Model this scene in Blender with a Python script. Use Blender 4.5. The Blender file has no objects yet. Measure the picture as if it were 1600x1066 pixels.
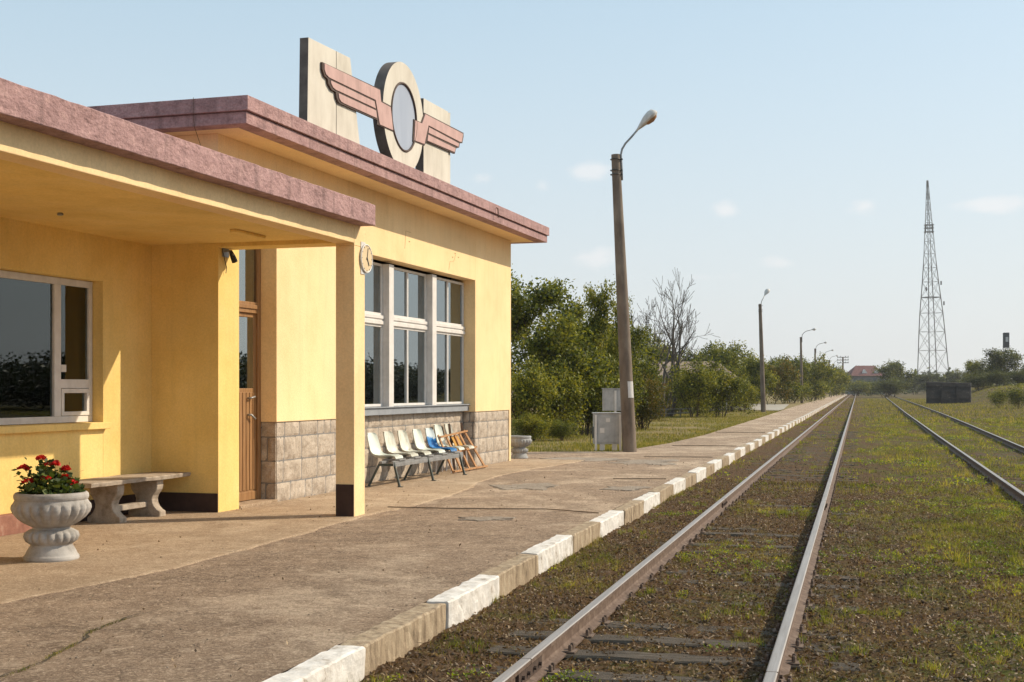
import bpy, bmesh, math, random
import numpy as np
from mathutils import Vector, Matrix, noise as mn
C = bpy.context.scene
R = math.radians
# ------------------------------------------------------------------ camera, sky, sun, exposure
EYE = 1.65
cam_d = bpy.data.cameras.new('camera'); cam = bpy.data.objects.new('camera', cam_d)
C.collection.objects.link(cam); C.camera = cam
cam.location = (0, 0, EYE); cam.rotation_euler = (R(90), 0, R(14.757))
cam_d.sensor_width = 36; cam_d.lens = 2050 / 1600 * 36; cam_d.shift_y = 75 / 1600
cam_d.clip_start = 0.1; cam_d.clip_end = 6000
SUN_AZ = R(33.3); SUN_EL = math.atan(0.73)
sun_dir = Vector((math.cos(SUN_EL) * math.cos(SUN_AZ), math.cos(SUN_EL) * math.sin(SUN_AZ), math.sin(SUN_EL)))
sl = bpy.data.lights.new('sun', 'SUN'); sun = bpy.data.objects.new('sun', sl); C.collection.objects.link(sun)
sl.energy = 4.8; sl.angle = R(0.55); sl.color = (1.0, 0.855, 0.65)
sun.rotation_euler = sun_dir.to_track_quat('Z', 'Y').to_euler()
C.view_settings.view_transform = 'Standard'; C.view_settings.look = 'None'
C.view_settings.exposure = 0.0; C.view_settings.gamma = 1.0
w = bpy.data.worlds.new('World'); C.world = w; w.use_nodes = True
nt = w.node_tree; nt.nodes.clear()
def N(t, ty, **k):
    n = t.nodes.new(ty)
    for a, b in k.items(): setattr(n, a, b)
    return n
wo = N(nt, 'ShaderNodeOutputWorld'); bg = N(nt, 'ShaderNodeBackground'); bg.inputs[1].default_value = 0.122
sky = N(nt, 'ShaderNodeTexSky', sky_type='NISHITA'); sky.sun_disc = False
sky.sun_elevation = SUN_EL; sky.sun_rotation = R(90) - SUN_AZ
sky.air_density = 1.0; sky.dust_density = 2.6; sky.ozone_density = 1.0; sky.altitude = 100
tc = N(nt, 'ShaderNodeTexCoord')
mp = N(nt, 'ShaderNodeMapping'); mp.inputs['Scale'].default_value = (1, 1, 2.2); nt.links.new(tc.outputs['Generated'], mp.inputs[0])
cn = N(nt, 'ShaderNodeTexNoise'); cn.inputs['Scale'].default_value = 30; cn.inputs['Detail'].default_value = 7; cn.inputs['Roughness'].default_value = .68
nt.links.new(mp.outputs[0], cn.inputs[0])
CLOUDS = [(920, 268, 34, 15, .9), (1134, 330, 22, 14, .8), (1350, 322, 26, 14, .55), (1545, 320, 60, 15, .8), (935, 402, 42, 18, .65),
          (1215, 410, 34, 14, .55), (755, 280, 26, 10, .5), (848, 290, 18, 12, .5), (1110, 432, 60, 12, .4), (1700, 380, 80, 25, .7), (-300, 200, 160, 30, .6), (1900, 250, 120, 30, .6)]
acc = None
for (px, py, sx, sy, am) in CLOUDS:            # small fair-weather clouds, each by its bearing and height in the sky
    a = (px - 800) / 2050; b = (608 - py) / 2050; yw = R(14.757)
    d = Vector((-math.sin(yw) + a * math.cos(yw), math.cos(yw) + a * math.sin(yw), b)); L = d.length; d.normalize()
    az = math.atan2(d.x, d.y)
    m1 = N(nt, 'ShaderNodeMapping', vector_type='TEXTURE'); m1.inputs['Location'].default_value = d
    m1.inputs['Rotation'].default_value = (0, 0, -az); m1.inputs['Scale'].default_value = (sx / 2050 / L * 1.7, 1.0, sy / 2050 / L * 1.7)
    nt.links.new(tc.outputs['Generated'], m1.inputs[0])
    ln = N(nt, 'ShaderNodeVectorMath', operation='LENGTH'); nt.links.new(m1.outputs[0], ln.inputs[0])
    mr = N(nt, 'ShaderNodeMapRange'); mr.inputs[1].default_value = 0; mr.inputs[2].default_value = 1; mr.inputs[3].default_value = am; mr.inputs[4].default_value = 0
    nt.links.new(ln.outputs['Value'], mr.inputs[0])
    if acc is None: acc = mr.outputs[0]
    else:
        mx = N(nt, 'ShaderNodeMath', operation='MAXIMUM'); nt.links.new(acc, mx.inputs[0]); nt.links.new(mr.outputs[0], mx.inputs[1]); acc = mx.outputs[0]
ad = N(nt, 'ShaderNodeMath', operation='ADD'); nt.links.new(acc, ad.inputs[0]); nt.links.new(cn.outputs['Fac'], ad.inputs[1])
mr = N(nt, 'ShaderNodeMapRange', interpolation_type='SMOOTHSTEP'); mr.inputs[1].default_value = .72; mr.inputs[2].default_value = 1.25; mr.inputs[3].default_value = 0; mr.inputs[4].default_value = .55
nt.links.new(ad.outputs[0], mr.inputs[0])
mixc = N(nt, 'ShaderNodeMix', data_type='RGBA'); mixc.inputs[7].default_value = (7.9, 7.8, 7.8, 1)
# thin high veil that whitens the blue
veil = N(nt, 'ShaderNodeMix', data_type='RGBA'); vs_ = N(nt, 'ShaderNodeSeparateXYZ'); nt.links.new(tc.outputs['Generated'], vs_.inputs[0])
vr = N(nt, 'ShaderNodeMapRange'); vr.inputs[1].default_value = 0; vr.inputs[2].default_value = .30; vr.inputs[3].default_value = .92; vr.inputs[4].default_value = .58
nt.links.new(vs_.outputs['Z'], vr.inputs[0]); nt.links.new(vr.outputs[0], veil.inputs[0])
vc = N(nt, 'ShaderNodeMix', data_type='RGBA'); vc.inputs[6].default_value = (6.9, 7.15, 7.25, 1); vc.inputs[7].default_value = (5.6, 7.5, 8.6, 1)
vz = N(nt, 'ShaderNodeMapRange'); vz.inputs[1].default_value = .02; vz.inputs[2].default_value = .32; nt.links.new(vs_.outputs['Z'], vz.inputs[0]); nt.links.new(vz.outputs[0], vc.inputs[0]); nt.links.new(vc.outputs[2], veil.inputs[7])
nt.links.new(sky.outputs[0], veil.inputs[6]); nt.links.new(veil.outputs[2], mixc.inputs[6])
nt.links.new(mr.outputs[0], mixc.inputs[0]); nt.links.new(mixc.outputs[2], bg.inputs[0]); nt.links.new(bg.outputs[0], wo.inputs[0])

# ------------------------------------------------------------------ helpers
rnd = random.Random(7); nr = np.random.default_rng(11)
yB = 2.3258  # the station stands turned a little from the track
RB = Matrix.Rotation(R(-yB), 4, 'Z')
def bw(x, y, z=0): return RB @ Vector((x, y, z))
def wb(x, y, z=0): return RB.inverted() @ Vector((x, y, z))

class MB:
    def __init__(s): s.v = []; s.f = []; s.mi = []
    def add(s, vs, fs, m=0):
        o = len(s.v); s.v += [tuple(p) for p in vs]; s.f += [tuple(i + o for i in f) for f in fs]; s.mi += [m] * len(fs)
    def box(s, x0, x1, y0, y1, z0, z1, m=0):
        s.add([(x0, y0, z0), (x1, y0, z0), (x1, y1, z0), (x0, y1, z0), (x0, y0, z1), (x1, y0, z1), (x1, y1, z1), (x0, y1, z1)],
              [(0, 3, 2, 1), (4, 5, 6, 7), (0, 1, 5, 4), (1, 2, 6, 5), (2, 3, 7, 6), (3, 0, 4, 7)], m); return s
    def obox(s, c, hx, hy, hz, mat, m=0):
        vs = [Vector(c) + mat @ Vector((a * hx, b * hy, d * hz)) for d in (-1, 1) for (a, b) in ((-1, -1), (1, -1), (1, 1), (-1, 1))]
        s.add(vs, [(0, 3, 2, 1), (4, 5, 6, 7), (0, 1, 5, 4), (1, 2, 6, 5), (2, 3, 7, 6), (3, 0, 4, 7)], m); return s
    def bar(s, p, q, wx, wz, up=(0, 0, 1), m=0):
        p = Vector(p); q = Vector(q); d = q - p; L = d.length; d.normalize(); sd = d.cross(Vector(up))
        if sd.length < 1e-4: sd = d.cross(Vector((0, 1, 0)))
        sd.normalize(); u = sd.cross(d)
        return s.obox((p + q) / 2, L / 2, wx / 2, wz / 2, Matrix((d, sd, u)).transposed(), m)
    def prismX(s, poly, x0, x1, m=0):        # poly in (y,z), extruded along x
        n = len(poly); a = sum(poly[i][0] * poly[(i + 1) % n][1] - poly[(i + 1) % n][0] * poly[i][1] for i in range(n))
        if a < 0: poly = poly[::-1]
        s.add([(x0, y, z) for y, z in poly] + [(x1, y, z) for y, z in poly],
              [tuple(range(n - 1, -1, -1)), tuple(range(n, 2 * n))] + [(i, (i + 1) % n, n + (i + 1) % n, n + i) for i in range(n)], m); return s
    def tube(s, pts, rad, n=8, m=0, cap=True):
        pts = [Vector(p) for p in pts]; rad = rad if isinstance(rad, (list, tuple)) else [rad] * len(pts)
        o = []; ref = None
        for i, p in enumerate(pts):
            d = (pts[min(i + 1, len(pts) - 1)] - pts[max(i - 1, 0)]).normalized()
            if ref is None: ref = d.orthogonal().normalized()
            ref = (ref - d * ref.dot(d))
            ref = ref.normalized() if ref.length > 1e-5 else d.orthogonal().normalized()
            u = d.cross(ref)
            for k in range(n):
                t = 2 * math.pi * k / n; o.append(p + (ref * math.cos(t) + u * math.sin(t)) * rad[i])
        f = []
        for i in range(len(pts) - 1):
            for k in range(n):
                a = i * n + k; b = i * n + (k + 1) % n; f.append((a, b, b + n, a + n))
        if cap: f += [tuple(range(n - 1, -1, -1)), tuple(range((len(pts) - 1) * n, len(pts) * n))]
        s.add(o, f, m); return s
    def lathe(s, prof, n=48, c=(0, 0, 0), fn=None, m=0, top=True):
        o = []
        for (r, z) in prof:
            for k in range(n):
                t = 2 * math.pi * k / n; rr = r * (fn(z, t) if fn else 1)
                o.append((c[0] + rr * math.cos(t), c[1] + rr * math.sin(t), c[2] + z))
        f = []
        for i in range(len(prof) - 1):
            for k in range(n):
                a = i * n + k; b = i * n + (k + 1) % n; f.append((a, b, b + n, a + n))
        f.append(tuple(range(n - 1, -1, -1)))
        if top: f.append(tuple(range((len(prof) - 1) * n, len(prof) * n)))
        s.add(o, f, m); return s
    def grid(s, P, m=0):                      # P: rows of points
        a = len(P); b = len(P[0]); s.add([p for r in P for p in r], [(i * b + j, i * b + j + 1, (i + 1) * b + j + 1, (i + 1) * b + j) for i in range(a - 1) for j in range(b - 1)], m); return s
    def build(s, name, mat, parent=None, base=(0, 0, 0), bevel=0, smooth=False, seg=2, auto=None):
        me = bpy.data.meshes.new(name)
        b = Vector(base)
        me.from_pydata([tuple(Vector(p) - b) for p in s.v], [], s.f)
        mats = mat if isinstance(mat, (list, tuple)) else [mat]
        for mm in mats: me.materials.append(mm)
        if len(mats) > 1: me.polygons.foreach_set('material_index', s.mi)
        if smooth:
            me.polygons.foreach_set('use_smooth', [True] * len(me.polygons))
            if auto: me.set_sharp_from_angle(angle=R(auto))
        me.update()
        o = bpy.data.objects.new(name, me); C.collection.objects.link(o)
        if parent is not None: o.parent = parent; o['_b'] = 0; del o['_b']
        if bevel:
            md = o.modifiers.new('bevel', 'BEVEL'); md.width = bevel; md.segments = seg; md.limit_method = 'ANGLE'; md.angle_limit = R(35)
        return o
def npmesh(name, V, F, mat, parent=None, smooth=False):
    """V (n,3), F (m,k) arrays"""
    me = bpy.data.meshes.new(name); V = np.asarray(V, np.float32); F = np.asarray(F, np.int32); k = F.shape[1]
    me.vertices.add(len(V)); me.vertices.foreach_set('co', V.ravel())
    me.loops.add(F.size); me.loops.foreach_set('vertex_index', F.ravel())
    me.polygons.add(len(F)); me.polygons.foreach_set('loop_start', np.arange(0, F.size, k, dtype=np.int32)); me.polygons.foreach_set('loop_total', np.full(len(F), k, np.int32))
    me.update(calc_edges=True)
    if smooth: me.polygons.foreach_set('use_smooth', [True] * len(me.polygons))
    me.materials.append(mat); o = bpy.data.objects.new(name, me); C.collection.objects.link(o)
    if parent is not None: o.parent = parent
    return o
def tag(o, label=None, cat=None, group=None, kind=None):
    for k, v in (('label', label), ('category', cat), ('group', group), ('kind', kind)):
        if v: o[k] = v
    return o
def islands(mb, tol=.025):
    """pieces of a mesh that do not touch one another become parts of their own"""
    par = list(range(len(mb.v)))
    def find(a):
        while par[a] != a: par[a] = par[par[a]]; a = par[a]
        return a
    for f in mb.f:
        r0 = find(f[0])
        for i in f[1:]: par[find(i)] = r0
    comp = {}
    for i in range(len(mb.v)): comp.setdefault(find(i), []).append(i)
    keys = list(comp); bb = [(np.array([mb.v[i] for i in comp[k]]).min(0) - tol / 2, np.array([mb.v[i] for i in comp[k]]).max(0) + tol / 2) for k in keys]
    if len(keys) == 1 or len(keys) > 900: return [mb]
    g = list(range(len(keys)))
    def gf(a):
        while g[a] != a: g[a] = g[g[a]]; a = g[a]
        return a
    lo = np.array([b[0] for b in bb]); hi = np.array([b[1] for b in bb])
    for i in range(len(keys)):
        t = np.all((lo[i] <= hi) & (hi[i] >= lo), axis=1)
        for j in np.nonzero(t)[0]: g[gf(int(j))] = gf(i)
    grp = {}
    for i, k in enumerate(keys): grp.setdefault(gf(i), []).append(k)
    if len(grp) == 1: return [mb]
    vg = {}
    for gi, ks in grp.items():
        for k in ks: vg[k] = gi
    out = {gi: (MB(), {}) for gi in grp}
    for f in mb.f:
        q, mp_ = out[vg[find(f[0])]]
        nf = []
        for i in f:
            if i not in mp_: mp_[i] = len(q.v); q.v.append(mb.v[i])
            nf.append(mp_[i])
        q.f.append(tuple(nf)); q.mi.append(0)
    return [q for q, _ in out.values() if q.f]
class T:                                       # a thing: an Empty at its base; parts are given in the same coordinates as the base
    def __init__(s, name, label, cat, base, frame='T', group=None, rz=0):
        s.base = Vector(base); s.o = bpy.data.objects.new(name, None); C.collection.objects.link(s.o); s.o.empty_display_size = .2
        s.o.location = (RB @ s.base) if frame == 'B' else s.base
        s.o.rotation_euler = (0, 0, (R(-yB) if frame == 'B' else 0) + rz)
        tag(s.o, label, cat, group)
    def part(s, name, mb, mat, parent=None, one=False, **k):
        pcs = [mb] if one or mb.mi and max(mb.mi) > 0 else islands(mb)
        os_ = [q.build(name, mat, parent or s.o, s.base, **k) for q in pcs]; return os_[0]
def copy_tree(o, parent=None):
    c = o.copy(); C.collection.objects.link(c); c.parent = parent
    for ch in o.children: copy_tree(ch, c)
    return c

# ------------------------------------------------------------------ materials
def mat(name, cols, scale=3, detail=8, rough=.85, bump=.25, bscale=40, bdist=.01, stretch=(1, 1, 1), metal=0, spec=.4, speck=0, sscale=90, lo=.3, hi=.7, coat=0, streak=0, big=0, nrough=.62):
    m = bpy.data.materials.new(name); m.use_nodes = True; t = m.node_tree; p = t.nodes['Principled BSDF']; L = t.links.new
    tc = N(t, 'ShaderNodeTexCoord'); mp = N(t, 'ShaderNodeMapping'); mp.inputs['Scale'].default_value = stretch; L(tc.outputs['Object'], mp.inputs[0])
    n1 = N(t, 'ShaderNodeTexNoise'); n1.inputs['Scale'].default_value = scale; n1.inputs['Detail'].default_value = detail; n1.inputs['Roughness'].default_value = nrough; L(mp.outputs[0], n1.inputs[0])
    mr = N(t, 'ShaderNodeMapRange'); mr.inputs[1].default_value = lo; mr.inputs[2].default_value = hi; L(n1.outputs['Fac'], mr.inputs[0])
    cr = N(t, 'ShaderNodeValToRGB'); e = cr.color_ramp.elements
    cols = [(i / (len(cols) - 1), c) for i, c in enumerate(cols)] if not isinstance(cols[0][1], (tuple, list)) else cols
    while len(e) < len(cols): e.new(.5)
    for i, (q, c) in enumerate(cols): e[i].position = q; e[i].color = (*c, 1)
    L(mr.outputs[0], cr.inputs[0]); col = cr.outputs[0]
    def mul(col, fac_out, lo_, hi_, a, b):
        r = N(t, 'ShaderNodeMapRange'); r.inputs[1].default_value = lo_; r.inputs[2].default_value = hi_; r.inputs[3].default_value = a; r.inputs[4].default_value = b; L(fac_out, r.inputs[0])
        x = N(t, 'ShaderNodeVectorMath', operation='SCALE'); L(col, x.inputs[0]); L(r.outputs[0], x.inputs['Scale']); return x.outputs[0]
    if speck:
        n2 = N(t, 'ShaderNodeTexNoise'); n2.inputs['Scale'].default_value = sscale; n2.inputs['Detail'].default_value = 3; L(tc.outputs['Object'], n2.inputs[0])
        col = mul(col, n2.outputs['Fac'], .35, .65, 1 - speck, 1 + speck)
    if streak:
        mp2 = N(t, 'ShaderNodeMapping'); mp2.inputs['Scale'].default_value = (5, 5, .45); L(tc.outputs['Object'], mp2.inputs[0])
        n3 = N(t, 'ShaderNodeTexNoise'); n3.inputs['Scale'].default_value = 1.6; n3.inputs['Detail'].default_value = 6; L(mp2.outputs[0], n3.inputs[0])
        col = mul(col, n3.outputs['Fac'], .5, .75, 1, 1 - streak)
    if big:
        n4 = N(t, 'ShaderNodeTexNoise'); n4.inputs['Scale'].default_value = .55; n4.inputs['Detail'].default_value = 4; L(tc.outputs['Object'], n4.inputs[0])
        col = mul(col, n4.outputs['Fac'], .35, .65, 1 - big, 1 + big)
    L(col, p.inputs['Base Color'])
    p.inputs['Roughness'].default_value = rough; p.inputs['Metallic'].default_value = metal; p.inputs['Specular IOR Level'].default_value = spec; p.inputs['Coat Weight'].default_value = coat
    if bump:
        nb = N(t, 'ShaderNodeTexNoise'); nb.inputs['Scale'].default_value = bscale; nb.inputs['Detail'].default_value = 6; nb.inputs['Roughness'].default_value = .6; L(mp.outputs[0], nb.inputs[0])
        b = N(t, 'ShaderNodeBump'); b.inputs['Strength'].default_value = bump; b.inputs['Distance'].default_value = bdist; L(nb.outputs['Fac'], b.inputs['Height']); L(b.outputs[0], p.inputs['Normal'])
    return m
def leafmat(name, cols, trans=.35, rough=.55):
    m = bpy.data.materials.new(name); m.use_nodes = True; t = m.node_tree; p = t.nodes['Principled BSDF']; L = t.links.new
    g = N(t, 'ShaderNodeNewGeometry'); cr = N(t, 'ShaderNodeValToRGB'); e = cr.color_ramp.elements
    while len(e) < len(cols): e.new(.5)
    for i, c in enumerate(cols): e[i].position = i / (len(cols) - 1); e[i].color = (*c, 1)
    tc = N(t, 'ShaderNodeTexCoord'); n1 = N(t, 'ShaderNodeTexNoise'); n1.inputs['Scale'].default_value = .9; n1.inputs['Detail'].default_value = 3; L(tc.outputs['Object'], n1.inputs[0])
    mr = N(t, 'ShaderNodeMapRange'); mr.inputs[1].default_value = .35; mr.inputs[2].default_value = .65; mr.inputs[3].default_value = -.3; mr.inputs[4].default_value = .3; L(n1.outputs['Fac'], mr.inputs[0])
    ad = N(t, 'ShaderNodeMath', operation='ADD'); L(g.outputs['Random Per Island'], ad.inputs[0]); L(mr.outputs[0], ad.inputs[1])
    oi = N(t, 'ShaderNodeObjectInfo'); m3 = N(t, 'ShaderNodeMath', operation='MULTIPLY_ADD'); m3.inputs[1].default_value = .3; L(oi.outputs['Random'], m3.inputs[0]); L(ad.outputs[0], m3.inputs[2])
    s2 = N(t, 'ShaderNodeMath', operation='SUBTRACT'); s2.inputs[1].default_value = .15; L(m3.outputs[0], s2.inputs[0])
    L(s2.outputs[0], cr.inputs[0]); L(cr.outputs[0], p.inputs['Base Color']); p.inputs['Roughness'].default_value = rough; p.inputs['Specular IOR Level'].default_value = .3
    tr = N(t, 'ShaderNodeBsdfTranslucent'); tw = N(t, 'ShaderNodeVectorMath', operation='MULTIPLY'); tw.inputs[1].default_value = (1.5, 1.35, .6); L(cr.outputs[0], tw.inputs[0]); L(tw.outputs[0], tr.inputs[0])
    mx = N(t, 'ShaderNodeMixShader'); mx.inputs[0].default_value = trans; L(p.outputs[0], mx.inputs[1]); L(tr.outputs[0], mx.inputs[2]); L(mx.outputs[0], t.nodes['Material Output'].inputs[0])
    return m
def glassmat(name, tint=(.35, .38, .36), ior=1.8):
    m = bpy.data.materials.new(name); m.use_nodes = True; t = m.node_tree; L = t.links.new; t.nodes.remove(t.nodes['Principled BSDF'])
    f = N(t, 'ShaderNodeFresnel'); f.inputs[0].default_value = ior; tr = N(t, 'ShaderNodeBsdfTransparent'); tr.inputs[0].default_value = (*tint, 1)
    gl = N(t, 'ShaderNodeBsdfGlossy'); gl.inputs['Roughness'].default_value = .01; gl.inputs[0].default_value = (.88, .97, 1, 1)
    tc = N(t, 'ShaderNodeTexCoord'); nb = N(t, 'ShaderNodeTexNoise'); nb.inputs['Scale'].default_value = 1.2; L(tc.outputs['Object'], nb.inputs[0])
    b = N(t, 'ShaderNodeBump'); b.inputs['Strength'].default_value = .03; b.inputs['Distance'].default_value = .02; L(nb.outputs[0], b.inputs['Height']); L(b.outputs[0], gl.inputs['Normal'])
    mx = N(t, 'ShaderNodeMixShader'); L(f.outputs[0], mx.inputs[0]); L(tr.outputs[0], mx.inputs[1]); L(gl.outputs[0], mx.inputs[2]); L(mx.outputs[0], t.nodes['Material Output'].inputs[0])
    return m
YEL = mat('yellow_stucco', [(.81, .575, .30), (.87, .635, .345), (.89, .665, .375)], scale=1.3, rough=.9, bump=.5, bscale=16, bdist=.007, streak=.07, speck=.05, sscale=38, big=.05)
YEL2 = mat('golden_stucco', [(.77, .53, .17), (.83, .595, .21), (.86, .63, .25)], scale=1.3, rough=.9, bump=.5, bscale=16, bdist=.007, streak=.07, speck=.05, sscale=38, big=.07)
PINK = mat('mauve_paint', [(0, (.22, .125, .12)), (.3, (.33, .195, .19)), (.7, (.39, .235, .228)), (1, (.45, .28, .265))], scale=5, rough=.85, bump=.9, bscale=13, bdist=.03, speck=.14, sscale=45, stretch=(1, 1, 1.6), lo=.28, hi=.66, streak=.35, big=.08)
PINK2 = mat('rose_paint', [(.46, .29, .265), (.56, .365, .335)], scale=4, rough=.75, bump=.1, bscale=60, bdist=.004, streak=.2)
CREAM = mat('cream_panel', [(.50, .455, .385), (.60, .555, .48), (.66, .62, .545)], scale=2.2, rough=.8, bump=.12, bscale=50, bdist=.004, streak=.08, stretch=(1, 1, .5))
BROWN = mat('dark_brown_paint', [(.035, .018, .014), (.06, .032, .025)], scale=6, rough=.8, bump=.2)
TRIM = mat('dark_trim', [(.05, .03, .025), (.09, .055, .04)], scale=8, rough=.7, bump=.1)
REDP = mat('red_plinth_paint', [(.20, .085, .06), (.28, .13, .09), (.42, .27, .2)], scale=7, rough=.85, bump=.4, bscale=25, lo=.3, hi=.75)
STONE = mat('split_stone', [(.29, .235, .185), (.43, .36, .29), (.54, .465, .385)], scale=4.5, rough=.95, bump=.6, bscale=30, bdist=.015, speck=.12, sscale=60)
MORT = mat('grey_mortar', [(.15, .145, .14), (.23, .22, .215)], scale=10, rough=.95)
WHITEP = mat('white_frame_paint', [(.60, .57, .54), (.74, .71, .68)], scale=6, rough=.55, bump=.08, streak=.1)
GREYP = mat('grey_sill_paint', [(.22, .235, .26), (.30, .32, .35)], scale=4, rough=.7, bump=.15)
WOOD = mat('varnished_wood', [(.17, .08, .028), (.29, .15, .058), (.37, .205, .09)], scale=3, rough=.5, bump=.25, bscale=16, stretch=(14, 14, .6), bdist=.004)
WOOD2 = mat('weathered_orange_wood', [(.22, .10, .04), (.42, .21, .085), (.50, .30, .15)], scale=5, rough=.7, bump=.3, bscale=20, stretch=(6, 6, 1))
DARKW = mat('dark_brown_wood', [(.06, .03, .018), (.12, .06, .03)], scale=5, rough=.6)
GLASS = glassmat('window_glass', (.35, .38, .36), 3.9)
GLASSD = glassmat('dim_window_glass', (.62, .58, .52), 1.75)
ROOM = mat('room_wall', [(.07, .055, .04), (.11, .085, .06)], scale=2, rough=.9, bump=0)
CURT = mat('brown_curtain', [(.16, .085, .035), (.30, .17, .07)], scale=3, rough=.9, bump=.1)
METAL = mat('galvanised_steel', [(.22, .22, .22), (.34, .34, .34)], scale=6, rough=.5, metal=.5, bump=.05)
DMETAL = mat('dark_green_steel', [(.035, .045, .04), (.07, .085, .075)], scale=8, rough=.5, bump=.1)
BLACK = mat('black_metal', [(.012, .012, .012), (.03, .028, .025)], scale=8, rough=.5, bump=.05)
CABM = mat('grey_cabinet_paint', [(.30, .30, .30), (.42, .42, .42), (.50, .50, .49)], scale=4, rough=.55, bump=.08, streak=.2)
CONC = mat('pole_concrete', [(.10, .075, .055), (.17, .13, .10), (.23, .185, .145)], scale=3, rough=.9, bump=.3, bscale=30, stretch=(1, 1, .4), speck=.1)
URN = mat('cast_stone', [(.24, .22, .195), (.38, .355, .33), (.46, .435, .41)], scale=6, rough=.9, bump=.35, bscale=45, bdist=.006, streak=.2, speck=.05, sscale=120)
BENCHM = mat('bench_stone', [(.20, .155, .11), (.36, .30, .24), (.46, .39, .31)], scale=7, rough=.92, bump=.5, bscale=30, bdist=.008, speck=.1)
SEATW = mat('pale_mint_plastic', [(.52, .58, .52), (.66, .70, .62), (.72, .74, .66)], scale=6, rough=.35, bump=.04, stretch=(1, 1, .5), lo=.25, hi=.6)
SEATG = mat('worn_cream_plastic', [(.36, .33, .27), (.58, .57, .48), (.68, .67, .58)], scale=7, rough=.45, bump=.06, stretch=(2, 2, .35), lo=.32, hi=.6)
SEATB = mat('blue_plastic', [(.03, .17, .42), (.05, .25, .55)], scale=6, rough=.22, bump=.02)
SOIL = mat('soil', [(.05, .034, .02), (.10, .067, .038), (.155, .108, .062)], scale=9, rough=1, bump=1, bscale=60, bdist=.02, speck=.3, sscale=130)
RAILR = mat('rusty_rail_side', [(.07, .042, .028), (.13, .085, .062), (.20, .145, .11)], scale=14, rough=.8, bump=.3, bscale=60, bdist=.003, metal=.1)
RAILT = mat('worn_rail_top', [(.27, .235, .21), (.40, .365, .34)], scale=3, rough=.5, metal=.45, bump=.05, stretch=(12, .5, 1))
SLEEP = mat('old_sleeper_wood', [(.035, .026, .018), (.085, .066, .048), (.14, .115, .09)], scale=4, rough=.95, bump=.9, bscale=20, bdist=.015, stretch=(.6, 9, 4))
BARK = mat('bark', [(.05, .036, .024), (.10, .075, .052)], scale=10, rough=.95, bump=.6, bscale=20)
BAREB = mat('bare_bark', [(.06, .05, .042), (.13, .11, .095)], scale=8, rough=.9, bump=.3)
ROOFT = mat('red_roof_tiles', [(.13, .055, .05), (.20, .09, .08)], scale=2, rough=.9)
ROOFO = mat('old_sheet_roof', [(.20, .14, .10), (.34, .26, .20)], scale=2, rough=.9)
WALLG = mat('grey_render', [(.16, .15, .14), (.25, .24, .225)], scale=2, rough=.9)
BLOCKM = mat('blackened_steel', [(0, (.010, .010, .012)), (.6, (.022, .022, .024)), (1, (.10, .085, .07))], scale=1.1, rough=.8, bump=.4, speck=.4, sscale=8, lo=.35, hi=.75, stretch=(1, 1, 2.5))
LAT = mat('tower_steel', [(.13, .13, .13), (.20, .195, .19)], scale=3, rough=.6, bump=0)

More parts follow.
